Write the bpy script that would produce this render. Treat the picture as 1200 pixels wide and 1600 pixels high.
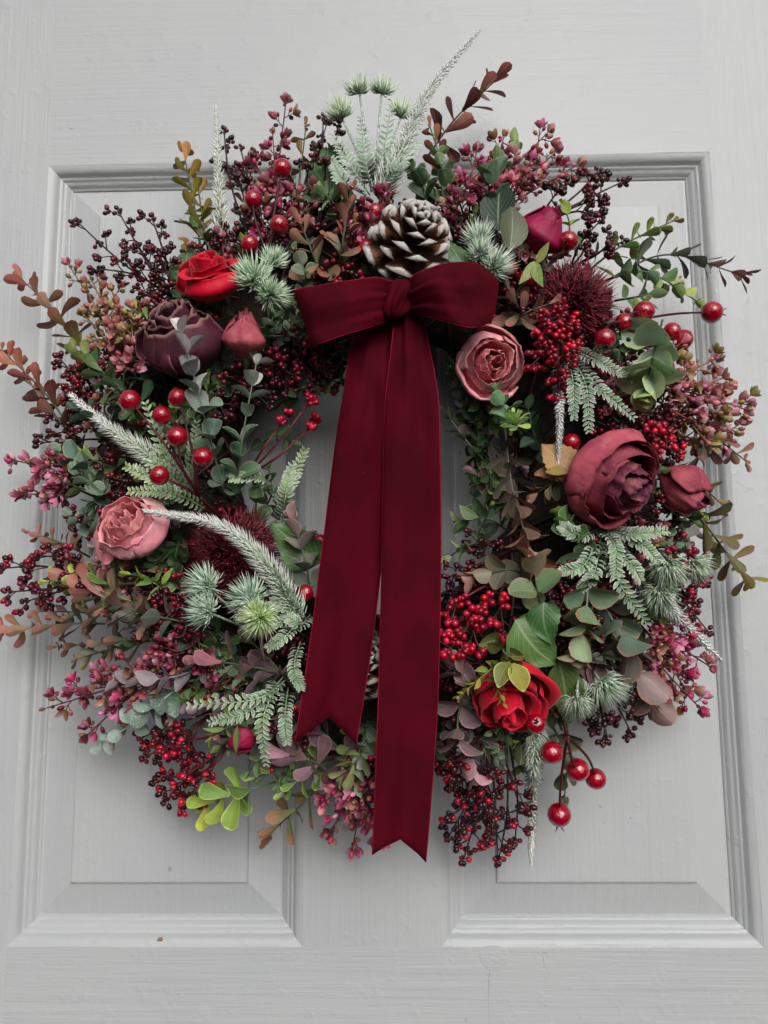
import bpy, math, random
import numpy as np
from mathutils import Vector, Matrix, noise

for o in list(bpy.data.objects):
    bpy.data.objects.remove(o, do_unlink=True)
scene = bpy.context.scene
COL = scene.collection
R = math.radians

# ------------------------------------------------------------------ camera
F_PX = 1250.0                                   # focal length in photo pixels (1200 wide)
CAM = Vector((0.0191, -0.6298, -0.0755))
PITCH, YAW, ROLL = 0.1372, 0.0233, -0.0079
CAM_ROT = (Matrix(((1, 0, 0), (0, 0, -1), (0, 1, 0))) @ Matrix.Rotation(YAW, 3, 'Y')
           @ Matrix.Rotation(PITCH, 3, 'X') @ Matrix.Rotation(ROLL, 3, 'Z'))
cd = bpy.data.cameras.new('camera')
cd.sensor_fit = 'HORIZONTAL'
cd.sensor_width = 36.0
cd.lens = F_PX * 36.0 / 1200.0
cd.clip_start = 0.01
cd.clip_end = 500.0
cam = bpy.data.objects.new('camera', cd)
COL.objects.link(cam)
cam.matrix_world = Matrix.Translation(CAM) @ CAM_ROT.to_4x4()
scene.camera = cam

# ------------------------------------------------------------------ light: bright overcast sky, soft sun high to the right
SUN_EL, SUN_AZ = R(26), R(14)                   # azimuth measured from straight out of the door towards its right
world = bpy.data.worlds.new('World')
scene.world = world
world.use_nodes = True
wn, wl = world.node_tree.nodes, world.node_tree.links
wn.clear()
sky = wn.new('ShaderNodeTexSky')
sky.sky_type = 'NISHITA'
sky.sun_disc = False
sky.sun_elevation = SUN_EL
sun_dir = Vector((math.sin(SUN_AZ) * math.cos(SUN_EL), -math.cos(SUN_AZ) * math.cos(SUN_EL), math.sin(SUN_EL)))
sky.sun_rotation = math.atan2(sun_dir.x, sun_dir.y)
sky.air_density = 1.0
sky.dust_density = 6.0
sky.ozone_density = 1.0
hs = wn.new('ShaderNodeHueSaturation')          # overcast: the cloud greys the blue out
hs.inputs['Saturation'].default_value = 0.22
bg = wn.new('ShaderNodeBackground')
bg.inputs['Strength'].default_value = 0.10
wo = wn.new('ShaderNodeOutputWorld')
wl.new(sky.outputs[0], hs.inputs['Color'])
wl.new(hs.outputs[0], bg.inputs['Color'])
wl.new(bg.outputs[0], wo.inputs['Surface'])

sl = bpy.data.lights.new('sun', 'SUN')
sl.energy = 1.5
sl.angle = R(40)
sl.color = (1.0, 0.985, 0.965)
sun = bpy.data.objects.new('sun', sl)
COL.objects.link(sun)
sun.rotation_euler = (-sun_dir).to_track_quat('-Z', 'Y').to_euler()

scene.view_settings.view_transform = 'Standard'
scene.view_settings.look = 'None'
scene.view_settings.gamma = 1.0
scene.view_settings.exposure = -0.05
scene.view_settings.use_curve_mapping = False
scene.render.engine = 'CYCLES'
scene.cycles.max_bounces = 6

# ------------------------------------------------------------------ helpers
def lin(c):
    return tuple((v / 12.92 if v <= 0.04045 else ((v + 0.055) / 1.055) ** 2.4) for v in (x / 255.0 for x in c))

def P(px, py, d):
    """photo pixel -> the point of the plane d metres in front of the door"""
    v = CAM_ROT @ Vector(((px - 600) / F_PX, (800 - py) / F_PX, -1.0))
    return CAM + v * ((-d - CAM.y) / v.y)

def mpp(d):
    return (-CAM.y - d) / F_PX                  # metres per photo pixel at that depth

WC = (592, 748)                                 # middle of the wreath in the photo
def D(px, py):
    """depth of the wreath's surface (metres in front of the door)"""
    r = math.hypot(px - WC[0], py - WC[1])
    k = max(0.0, 1 - ((r - 335) / 225) ** 2)
    return 0.035 + 0.070 * math.sqrt(k)

rng = random.Random(11)
def U(a, b): return rng.uniform(a, b)

def spline(pts, n):
    pts = [Vector(p) for p in pts]
    if len(pts) == 2:
        return [pts[0].lerp(pts[1], i / (n - 1)) for i in range(n)]
    ext = [pts[0] * 2 - pts[1]] + pts + [pts[-1] * 2 - pts[-2]]
    out = []
    for i in range(n):
        s = i / (n - 1) * (len(pts) - 1)
        k = min(int(s), len(pts) - 2)
        t = s - k
        a, b, c, d = ext[k:k + 4]
        out.append(0.5 * ((2 * b) + (c - a) * t + (2 * a - 5 * b + 4 * c - d) * t * t + (3 * b - a - 3 * c + d) * t ** 3))
    return out

def frame_of(t, ref):
    t = t.normalized()
    b = t.cross(ref)
    if b.length < 1e-5:
        b = t.cross(Vector((0.3, 0.5, 0.8)))
    b.normalize()
    return t, b.cross(t).normalized(), b

class MB:
    """collects geometry for ONE mesh"""
    def __init__(s): s.v, s.f, s.uv, s.c = [], [], [], []
    def add(s, verts, faces, col=(1, 1, 1), uvs=None):
        k = len(s.v)
        s.v += [tuple(v) for v in verts]
        s.f += [tuple(i + k for i in f) for f in faces]
        if isinstance(col, list): s.c += col
        else: s.c += [col] * len(verts)
        s.uv += uvs if uvs else [(0.5, 0.5)] * len(verts)
    def tube(s, pts, r0, r1=None, sides=5, col=(1, 1, 1), cap=True):
        r1 = r0 if r1 is None else r1
        n = len(pts)
        V, Fc, UV = [], [], []
        ref = Vector((0.123, -0.9, 0.31))
        for i, p in enumerate(pts):
            t = pts[min(i + 1, n - 1)] - pts[max(i - 1, 0)]
            _, a, b = frame_of(t, ref)
            r = r0 + (r1 - r0) * i / (n - 1)
            for k in range(sides):
                q = 2 * math.pi * k / sides
                V.append(p + a * (r * math.cos(q)) + b * (r * math.sin(q)))
                UV.append((k / sides, i / (n - 1)))
        for i in range(n - 1):
            for k in range(sides):
                k2 = (k + 1) % sides
                Fc.append((i * sides + k, i * sides + k2, (i + 1) * sides + k2, (i + 1) * sides + k))
        if cap:
            Fc.append(tuple(range(sides))[::-1]); Fc.append(tuple((n - 1) * sides + k for k in range(sides)))
        s.add(V, Fc, col, UV)
    def spike(s, p, d, r, col0, col1, mid=None):
        """a needle: three-sided cone, optionally bent through mid"""
        t, a, b = frame_of(d, Vector((0.2, -0.7, 0.4)))
        V = [p + (a * math.cos(q) + b * math.sin(q)) * r for q in (0, 2.1, 4.2)]
        if mid is not None:
            V += [p + mid + (a * math.cos(q) + b * math.sin(q)) * r * 0.9 for q in (0, 2.1, 4.2)]
        V.append(p + d)
        if mid is not None:
            F = [(0, 1, 4, 3), (1, 2, 5, 4), (2, 0, 3, 5), (3, 4, 6), (4, 5, 6), (5, 3, 6)]
            cm = tuple((x + y) / 2 for x, y in zip(col0, col1))
            s.add(V, F, [col0] * 3 + [cm] * 3 + [col1])
        else:
            s.add(V, [(0, 1, 3), (1, 2, 3), (2, 0, 3)], [col0] * 3 + [col1])
    def mesh(s, name, mat, smooth=True):
        me = bpy.data.meshes.new(name)
        me.from_pydata(s.v, [], s.f)
        uvl = me.uv_layers.new(name='UVMap')
        li = np.empty(len(me.loops), dtype=np.int32)
        me.loops.foreach_get('vertex_index', li)
        uvl.data.foreach_set('uv', np.array(s.uv, dtype=np.float32)[li].ravel())
        at = me.color_attributes.new('Col', 'FLOAT_COLOR', 'POINT')
        c = np.ones((len(s.v), 4), dtype=np.float32)
        c[:, :3] = np.array(s.c, dtype=np.float32)
        at.data.foreach_set('color', c.ravel())
        if smooth: me.polygons.foreach_set('use_smooth', [True] * len(me.polygons))
        me.materials.append(mat)
        me.update()
        return me

def link(name, me, parent=None, mw=None, label=None, kind=None, color=None):
    """mw: world matrix (things and parts here only ever translate their children's frame)"""
    o = bpy.data.objects.new(name, me)
    COL.objects.link(o)
    if parent is not None: o.parent = parent
    base = ORG.get(parent.name, Vector((0, 0, 0))) if parent is not None else Vector((0, 0, 0))
    m = (mw or Matrix.Identity(4)).copy()
    ORG[o.name] = m.translation.copy()
    m.translation = m.translation - base
    o.matrix_local = m
    if label: o['label'] = label
    if kind: o['kind'] = kind
    if color is not None: o.color = (*color, 1)
    return o
ORG = {}
T = Matrix.Translation

def part(name, mb, mat, parent, at, **kw):
    """mb is in world coordinates; the object's origin goes to `at`"""
    mb.v = [(x - at.x, y - at.y, z - at.z) for x, y, z in mb.v]
    return link(name, mb.mesh(name, mat), parent, T(at), **kw)

def jit(c, h=0.02, s=0.08, v=0.12):
    """a colour (sRGB 0-255) with a little natural scatter, linear"""
    import colorsys
    H, S, V = colorsys.rgb_to_hsv(*[x / 255 for x in c])
    H = (H + U(-h, h)) % 1; S = min(1, max(0, S * (1 + U(-s, s)))); V = min(1, max(0, V * (1 + U(-v, v))))
    return lin([x * 255 for x in colorsys.hsv_to_rgb(H, S, V)])
def mixc(a, b, t): return tuple(x + (y - x) * t for x, y in zip(a, b))

# ------------------------------------------------------------------ materials
def nodes_of(name):
    m = bpy.data.materials.new(name)
    m.use_nodes = True
    nt = m.node_tree
    b = nt.nodes['Principled BSDF']
    return m, nt, b
def N(nt, t, **kw):
    n = nt.nodes.new(t)
    for k, v in kw.items():
        if k in n.inputs: n.inputs[k].default_value = v
        else: setattr(n, k, v)
    return n
def mixrgb(nt, a, b, f, mode='MIX'):
    n = nt.nodes.new('ShaderNodeMix'); n.data_type = 'RGBA'; n.blend_type = mode
    for s, x in ((6, a), (7, b), (0, f)):
        if hasattr(x, 'is_linked') or isinstance(x, bpy.types.NodeSocket): nt.links.new(x, n.inputs[s])
        elif s == 0: n.inputs[0].default_value = x
        else: n.inputs[s].default_value = (*x, 1)
    return n.outputs[2]
def math_(nt, op, a, b=None, clamp=False):
    n = nt.nodes.new('ShaderNodeMath'); n.operation = op; n.use_clamp = clamp
    for i, x in enumerate((a, b)):
        if x is None: continue
        if isinstance(x, (int, float)): n.inputs[i].default_value = x
        else: nt.links.new(x, n.inputs[i])
    return n.outputs[0]
def ramp(nt, x, lo, hi, a=0.0, b=1.0):
    n = nt.nodes.new('ShaderNodeMapRange'); n.interpolation_type = 'SMOOTHSTEP'
    nt.links.new(x, n.inputs[0])
    for i, v in ((1, lo), (2, hi), (3, a), (4, b)): n.inputs[i].default_value = v
    return n.outputs[0]
def noise_(nt, scale, detail=4, vec=None, rough=0.55):
    n = nt.nodes.new('ShaderNodeTexNoise')
    n.inputs['Scale'].default_value = scale; n.inputs['Detail'].default_value = detail; n.inputs['Roughness'].default_value = rough
    if vec is not None: nt.links.new(vec, n.inputs['Vector'])
    return n.outputs[0]
def bump(nt, h, strength, dist, bsdf):
    n = nt.nodes.new('ShaderNodeBump'); n.inputs['Strength'].default_value = strength; n.inputs['Distance'].default_value = dist
    nt.links.new(h, n.inputs['Height']); nt.links.new(n.outputs[0], bsdf.inputs['Normal'])
def shifted(nt, vec):
    """the same pattern never falls twice on two alike pieces"""
    oi = nt.nodes.new('ShaderNodeObjectInfo')
    n = nt.nodes.new('ShaderNodeVectorMath'); n.operation = 'MULTIPLY_ADD'
    nt.links.new(oi.outputs['Random'], n.inputs[0]); n.inputs[1].default_value = (7.1, 13.3, 5.7)
    nt.links.new(vec, n.inputs[2])
    return n.outputs[0], oi

def leaf_mat(name, tip=None, tip_amt=0.0, edge=None, edge_amt=0.0, vein=0.25, rough=0.48, frost=0.0, blotch=None, blotch_amt=0.0, trans=0.12, attr=False):
    m, nt, b = nodes_of(name)
    tc = N(nt, 'ShaderNodeTexCoord')
    vec, oi = shifted(nt, tc.outputs['Object'])
    uv = N(nt, 'ShaderNodeSeparateXYZ'); nt.links.new(tc.outputs['UV'], uv.inputs[0])
    u, v = uv.outputs[0], uv.outputs[1]
    if attr:
        ca = N(nt, 'ShaderNodeVertexColor', layer_name='Col'); c = ca.outputs[0]; scale = 220
    else:
        c = oi.outputs['Color']; scale = 3.0
    if tip: c = mixrgb(nt, c, lin(tip), math_(nt, 'MULTIPLY', ramp(nt, v, 0.25, 1.0), tip_amt))
    nz = noise_(nt, scale, 4, vec)
    c = mixrgb(nt, c, (0.02, 0.02, 0.015), math_(nt, 'MULTIPLY', ramp(nt, nz, 0.35, 0.75), 0.24))
    if blotch: c = mixrgb(nt, c, lin(blotch), math_(nt, 'MULTIPLY', ramp(nt, noise_(nt, scale * 0.8, 3, vec), 0.5, 0.68), blotch_amt))
    sp = ramp(nt, noise_(nt, scale * 5, 2, vec, 0.5), 0.66, 0.74)
    c = mixrgb(nt, c, (0.10, 0.06, 0.03), math_(nt, 'MULTIPLY', sp, 0.45))
    uc = math_(nt, 'ABSOLUTE', math_(nt, 'SUBTRACT', u, 0.5))          # 0 at the midrib, .5 at the rim
    if vein:
        mid = ramp(nt, uc, 0.0, 0.05, 1.0, 0.0)
        w = N(nt, 'ShaderNodeTexWave', wave_type='BANDS', bands_direction='Y')
        w.inputs['Scale'].default_value = 2.2; w.inputs['Distortion'].default_value = 0.6
        cm = N(nt, 'ShaderNodeCombineXYZ')
        nt.links.new(u, cm.inputs[0]); nt.links.new(math_(nt, 'SUBTRACT', v, uc), cm.inputs[1]); nt.links.new(cm.outputs[0], w.inputs['Vector'])
        side = ramp(nt, w.outputs[1], 0.9, 1.0, 0.0, 0.45)
        vv = math_(nt, 'MAXIMUM', mid, side)
        c = mixrgb(nt, c, (0.55, 0.6, 0.42), math_(nt, 'MULTIPLY', vv, vein))
        bump(nt, math_(nt, 'SUBTRACT', nz, vv), 0.35, 0.0006 if not attr else 0.0003, b)
    if edge:
        e = math_(nt, 'MAXIMUM', ramp(nt, uc, 0.36 if attr else 0.40, 0.5), ramp(nt, v, 0.9, 1.0))
        c = mixrgb(nt, c, lin(edge), math_(nt, 'MULTIPLY', e, edge_amt))
    if frost:
        f = ramp(nt, noise_(nt, scale * 4, 6, vec, 0.75), 0.62 - frost * 0.22, 0.66 - frost * 0.1)
        c = mixrgb(nt, c, (0.72, 0.76, 0.74), math_(nt, 'MULTIPLY', f, 0.9))
    nt.links.new(c, b.inputs['Base Color'])
    b.inputs['Roughness'].default_value = rough
    b.inputs['Specular IOR Level'].default_value = 0.4
    if trans:
        out = nt.nodes['Material Output']
        tr = N(nt, 'ShaderNodeBsdfTranslucent'); nt.links.new(c, tr.inputs[0])
        mx = N(nt, 'ShaderNodeMixShader'); mx.inputs[0].default_value = trans
        nt.links.new(b.outputs[0], mx.inputs[1]); nt.links.new(tr.outputs[0], mx.inputs[2]); nt.links.new(mx.outputs[0], out.inputs[0])
    return m

def attr_mat(name, rough=0.45, spec=0.5, noise_amt=0.3, frost=0.0, coat=0.0):
    m, nt, b = nodes_of(name)
    tc = N(nt, 'ShaderNodeTexCoord')
    vec, oi = shifted(nt, tc.outputs['Object'])
    c = N(nt, 'ShaderNodeVertexColor', layer_name='Col').outputs[0]
    nz = noise_(nt, 260, 3, vec)
    c = mixrgb(nt, c, (0.01, 0.008, 0.008), math_(nt, 'MULTIPLY', ramp(nt, nz, 0.4, 0.75), noise_amt))
    if frost:
        f = ramp(nt, noise_(nt, 420, 5, vec, 0.7), 0.6 - frost * 0.2, 0.66 - frost * 0.1)
        c = mixrgb(nt, c, (0.7, 0.74, 0.73), math_(nt, 'MULTIPLY', f, 0.85))
    nt.links.new(c, b.inputs['Base Color'])
    b.inputs['Roughness'].default_value = rough
    b.inputs['Specular IOR Level'].default_value = spec
    b.inputs['Coat Weight'].default_value = coat
    return m

M = {}
M['leaf'] = leaf_mat('leaf_plain', vein=0.18)
M['leaf_rust'] = leaf_mat('leaf_rust', tip=(196, 112, 104), tip_amt=0.5, vein=0.12, blotch=(112, 104, 62), blotch_amt=0.3)
M['leaf_euc'] = leaf_mat('leaf_eucalyptus', edge=(186, 196, 150), edge_amt=0.5, vein=0.16, rough=0.55, blotch=(150, 165, 150), blotch_amt=0.25)
M['leaf_bronze'] = leaf_mat('leaf_bronze', edge=(176, 122, 96), edge_amt=0.65, vein=0.14, rough=0.5, blotch=(112, 128, 104), blotch_amt=0.3)
M['leaf_lilac'] = leaf_mat('leaf_lilac', edge=(186, 150, 156), edge_amt=0.5, vein=0.14, rough=0.55, blotch=(112, 104, 104), blotch_amt=0.4)
M['leaf_lime'] = leaf_mat('leaf_lime', edge=(204, 220, 130), edge_amt=0.7, vein=0.15, rough=0.42)
M['leaf_big'] = leaf_mat('leaf_rose', vein=0.30, rough=0.42, trans=0.08)
M['leaf_dry'] = leaf_mat('leaf_dry', vein=0.2, rough=0.7, blotch=(110, 72, 44), blotch_amt=0.5)
M['leaf_frost'] = leaf_mat('leaf_frosted', vein=0.1, rough=0.6, frost=0.35)
M['frond'] = leaf_mat('frond', attr=True, vein=0.0, edge=(232, 238, 230), edge_amt=0.95, rough=0.65, frost=0.08)
M['blossom'] = leaf_mat('blossom', attr=True, vein=0.0, rough=0.4, trans=0.1)
M['stem'] = attr_mat('stem', 0.5, 0.4, 0.35)
M['stem_frost'] = attr_mat('stem_frosted', 0.65, 0.3, 0.25, frost=0.5)
M['bead'] = attr_mat('seed_bead', 0.32, 0.5, 0.25)
M['needle'] = attr_mat('needle', 0.6, 0.35, 0.0, frost=0.2)
M['thistle'] = attr_mat('thistle_filament', 0.35, 0.35, 0.15)

def paint_mat(name, along):
    """brushed off-white gloss paint over grained wood; `along` is the grain's axis"""
    m, nt, b = nodes_of(name)
    tc = N(nt, 'ShaderNodeTexCoord')
    vec, oi = shifted(nt, tc.outputs['Object'])
    mp = N(nt, 'ShaderNodeMapping')
    mp.inputs['Scale'].default_value = (6, 60, 170) if along == 'x' else (170, 60, 6)
    nt.links.new(vec, mp.inputs[0])
    g1 = noise_(nt, 1.0, 5, mp.outputs[0], 0.6)
    mp2 = N(nt, 'ShaderNodeMapping')
    mp2.inputs['Scale'].default_value = (14, 160, 420) if along == 'x' else (420, 160, 14)
    nt.links.new(vec, mp2.inputs[0])
    g2 = noise_(nt, 1.0, 3, mp2.outputs[0], 0.6)
    orange = noise_(nt, 420, 3, vec, 0.6)
    h = math_(nt, 'ADD', math_(nt, 'MULTIPLY', g1, 1.0), math_(nt, 'ADD', math_(nt, 'MULTIPLY', g2, 0.35), math_(nt, 'MULTIPLY', orange, 0.25)))
    lump = ramp(nt, noise_(nt, 70, 3, vec, 0.55), 0.55, 0.8)
    drag = noise_(nt, 26, 3, vec, 0.5)
    h = math_(nt, 'ADD', h, math_(nt, 'ADD', math_(nt, 'MULTIPLY', lump, 0.5), math_(nt, 'MULTIPLY', drag, 1.2)))
    bump(nt, h, 0.52, 0.0012, b)
    big = noise_(nt, 5, 3, vec)
    c = mixrgb(nt, lin((172, 175, 176)), lin((167, 170, 173)), ramp(nt, big, 0.35, 0.7))
    # rubbed grime in the low grain, tiny fly specks
    c = mixrgb(nt, c, lin((150, 149, 144)), math_(nt, 'MULTIPLY', ramp(nt, g1, 0.60, 0.80), 0.15))
    sp = ramp(nt, noise_(nt, 110, 2, vec, 0.4), 0.74, 0.78)
    sp = math_(nt, 'MULTIPLY', sp, ramp(nt, noise_(nt, 9, 2, vec), 0.5, 0.62))
    c = mixrgb(nt, c, lin((120, 116, 108)), math_(nt, 'MULTIPLY', sp, 0.55))
    nt.links.new(c, b.inputs['Base Color'])
    b.inputs['Roughness'].default_value = 0.42
    b.inputs['Specular IOR Level'].default_value = 0.45
    return m
M['paint_x'] = paint_mat('door_paint_across', 'x')
M['paint_z'] = paint_mat('door_paint_upright', 'z')

def petal_mat(name, deep, light, edge, edge_amt, rough, crinkle, blotch=None, sheen=0.0, streak=0.3):
    m, nt, b = nodes_of(name)
    tc = N(nt, 'ShaderNodeTexCoord')
    vec, oi = shifted(nt, tc.outputs['Object'])
    uv = N(nt, 'ShaderNodeSeparateXYZ'); nt.links.new(tc.outputs['UV'], uv.inputs[0])
    u, v = uv.outputs[0], uv.outputs[1]
    f = ramp(nt, noise_(nt, 45, 4, vec), 0.32, 0.68)
    c = mixrgb(nt, lin(deep), lin(light), f)
    ob = N(nt, 'ShaderNodeMapRange'); nt.links.new(oi.outputs['Random'], ob.inputs[0]); ob.inputs[3].default_value = 0.84; ob.inputs[4].default_value = 1.14
    hs = N(nt, 'ShaderNodeHueSaturation'); nt.links.new(c, hs.inputs['Color']); nt.links.new(ob.outputs[0], hs.inputs['Value']); c = hs.outputs[0]
    c = mixrgb(nt, c, oi.outputs['Color'], 1.0, 'MULTIPLY')
    # fine ribs running up the petal
    cm = N(nt, 'ShaderNodeCombineXYZ')
    nt.links.new(math_(nt, 'MULTIPLY', u, 24), cm.inputs[0]); nt.links.new(math_(nt, 'MULTIPLY', v, 4.0), cm.inputs[1]); nt.links.new(oi.outputs['Random'], cm.inputs[2])
    st = noise_(nt, 1.0, 4, cm.outputs[0], 0.6)
    c = mixrgb(nt, c, lin(tuple(x * 0.45 for x in deep)), math_(nt, 'MULTIPLY', ramp(nt, st, 0.48, 0.75), streak))
    if blotch: c = mixrgb(nt, c, lin(blotch), math_(nt, 'MULTIPLY', ramp(nt, noise_(nt, 70, 4, vec), 0.54, 0.72), 0.55))
    en = math_(nt, 'ADD', v, math_(nt, 'MULTIPLY', math_(nt, 'SUBTRACT', noise_(nt, 90, 4, vec), 0.5), 0.10))
    e = math_(nt, 'MAXIMUM', ramp(nt, en, 0.93, 1.0), ramp(nt, math_(nt, 'ABSOLUTE', math_(nt, 'SUBTRACT', u, 0.5)), 0.475, 0.5))
    c = mixrgb(nt, c, lin(edge), math_(nt, 'MULTIPLY', e, edge_amt))
    nt.links.new(c, b.inputs['Base Color'])
    b.inputs['Roughness'].default_value = rough
    b.inputs['Specular IOR Level'].default_value = 0.3
    b.inputs['Sheen Weight'].default_value = sheen
    b.inputs['Sheen Roughness'].default_value = 0.4
    h = math_(nt, 'ADD', math_(nt, 'MULTIPLY', st, 0.3), math_(nt, 'MULTIPLY', noise_(nt, 190, 6, vec, 0.7), 1.2))
    bump(nt, h, crinkle, 0.0016, b)
    tr = N(nt, 'ShaderNodeBsdfTranslucent'); nt.links.new(c, tr.inputs[0])                 # thin petals let some light through
    mx = N(nt, 'ShaderNodeMixShader'); mx.inputs[0].default_value = 0.08
    nt.links.new(b.outputs[0], mx.inputs[1]); nt.links.new(tr.outputs[0], mx.inputs[2]); nt.links.new(mx.outputs[0], nt.nodes['Material Output'].inputs[0])
    return m
M['petal_red'] = petal_mat('petal_red', (196, 4, 40), (224, 12, 54), (232, 50, 78), 0.3, 0.55, 0.12, sheen=0.15, streak=0.12)
M['petal_dark'] = petal_mat('petal_dried_dark', (70, 28, 44), (106, 48, 64), (182, 140, 132), 0.5, 0.62, 0.6, blotch=(112, 60, 74))
M['petal_plum'] = petal_mat('petal_dried_plum', (154, 62, 82), (198, 94, 106), (94, 42, 54), 0.55, 0.66, 0.55, blotch=(208, 124, 126), streak=0.22)
M['petal_pink'] = petal_mat('petal_dried_pink', (234, 142, 158), (250, 188, 192), (206, 124, 124), 0.5, 0.6, 0.6, blotch=(240, 184, 160), streak=0.14)
M['petal_magenta'] = petal_mat('petal_magenta', (132, 12, 54), (172, 26, 80), (110, 12, 46), 0.4, 0.5, 0.25, streak=0.3)

def berry_mat():
    m, nt, b = nodes_of('glossy_berry')
    tc = N(nt, 'ShaderNodeTexCoord')
    vec, oi = shifted(nt, tc.outputs['Object'])
    c = mixrgb(nt, lin((138, 0, 26)), lin((166, 4, 36)), ramp(nt, noise_(nt, 1.6, 3, vec), 0.35, 0.7))
    uv = N(nt, 'ShaderNodeSeparateXYZ'); nt.links.new(tc.outputs['UV'], uv.inputs[0])
    c = mixrgb(nt, c, lin((84, 8, 16)), math_(nt, 'MULTIPLY', ramp(nt, uv.outputs[1], 0.9, 1.0), 0.8))
    nt.links.new(c, b.inputs['Base Color'])
    b.inputs['Roughness'].default_value = 0.22
    b.inputs['Coat Weight'].default_value = 1.0
    b.inputs['Coat Roughness'].default_value = 0.04
    bl = ramp(nt, noise_(nt, 7, 4, vec, 0.65), 0.58, 0.72)
    nt.links.new(mixrgb(nt, c, lin((96, 6, 22)), math_(nt, 'MULTIPLY', bl, 0.5)), b.inputs['Base Color'])
    nt.links.new(math_(nt, 'ADD', math_(nt, 'MULTIPLY', bl, 0.12), 0.14), b.inputs['Roughness'])
    bump(nt, noise_(nt, 3.0, 2, vec), 0.2, 0.05, b)
    return m
M['berry'] = berry_mat()

def velvet_mat(name, c0, c1, sheen):
    m, nt, b = nodes_of(name)
    tc = N(nt, 'ShaderNodeTexCoord')
    vec, oi = shifted(nt, tc.outputs['Object'])
    mp = N(nt, 'ShaderNodeMapping'); mp.inputs['Scale'].default_value = (30, 30, 20); nt.links.new(vec, mp.inputs[0])
    nap = noise_(nt, 1.0, 4, mp.outputs[0], 0.6)
    c = mixrgb(nt, lin(c0), lin(c1), ramp(nt, nap, 0.3, 0.75))
    lint = ramp(nt, noise_(nt, 330, 1, vec, 0.3), 0.80, 0.83)
    lint = math_(nt, 'MULTIPLY', lint, ramp(nt, noise_(nt, 25, 2, vec), 0.55, 0.65))
    c = mixrgb(nt, c, lin((200, 120, 130)), math_(nt, 'MULTIPLY', lint, 0.8))
    nt.links.new(c, b.inputs['Base Color'])
    b.inputs['Roughness'].default_value = 0.85
    b.inputs['Specular IOR Level'].default_value = 0.1
    b.inputs['Sheen Weight'].default_value = sheen
    b.inputs['Sheen Roughness'].default_value = 0.35
    b.inputs['Sheen Tint'].default_value = (*lin((205, 8, 40)), 1)
    brushed = ramp(nt, noise_(nt, 26, 4, vec, 0.55), 0.35, 0.7, 0.04, 0.30)                # pile pushed this way and that
    nt.links.new(brushed, b.inputs['Sheen Weight'])
    bump(nt, math_(nt, 'ADD', noise_(nt, 1500, 2, vec), math_(nt, 'MULTIPLY', noise_(nt, 60, 3, vec), 2.0)), 0.3, 0.0006, b)
    return m
M['velvet'] = velvet_mat('wine_velvet', (62, 0, 14), (80, 0, 20), 0.22)
M['selvedge'] = velvet_mat('velvet_selvedge', (112, 8, 30), (140, 22, 46), 0.2)

def cone_mat():
    m, nt, b = nodes_of('cone_scale')
    tc = N(nt, 'ShaderNodeTexCoord')
    vec, oi = shifted(nt, tc.outputs['Object'])
    uv = N(nt, 'ShaderNodeSeparateXYZ'); nt.links.new(tc.outputs['UV'], uv.inputs[0])
    u, v = uv.outputs[0], uv.outputs[1]
    cm = N(nt, 'ShaderNodeCombineXYZ')
    nt.links.new(math_(nt, 'MULTIPLY', u, 26), cm.inputs[0]); nt.links.new(math_(nt, 'MULTIPLY', v, 2), cm.inputs[1]); nt.links.new(oi.outputs['Random'], cm.inputs[2])
    st = noise_(nt, 1.0, 4, cm.outputs[0], 0.65)
    c = mixrgb(nt, lin((88, 54, 36)), lin((166, 112, 76)), ramp(nt, st, 0.3, 0.72))
    nz = noise_(nt, 3.2, 5, vec, 0.7)
    f = ramp(nt, math_(nt, 'ADD', v, math_(nt, 'MULTIPLY', math_(nt, 'SUBTRACT', nz, 0.5), 0.40)), 0.82, 0.88)
    c = mixrgb(nt, c, (0.74, 0.72, 0.68), math_(nt, 'MULTIPLY', f, 0.92))          # dabbed white paint on the tips
    nt.links.new(c, b.inputs['Base Color'])
    b.inputs['Roughness'].default_value = 0.65
    bump(nt, math_(nt, 'ADD', st, nz), 0.5, 0.02, b)
    return m
M['cone'] = cone_mat()

def moss_mat():
    m, nt, b = nodes_of('ring_moss')
    tc = N(nt, 'ShaderNodeTexCoord')
    n1 = noise_(nt, 90, 6, tc.outputs['Object'], 0.7)
    c = mixrgb(nt, lin((22, 20, 14)), lin((52, 44, 28)), ramp(nt, n1, 0.3, 0.7))
    nt.links.new(c, b.inputs['Base Color'])
    b.inputs['Roughness'].default_value = 0.9
    bump(nt, n1, 1.0, 0.01, b)
    return m
M['moss'] = moss_mat()

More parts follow.
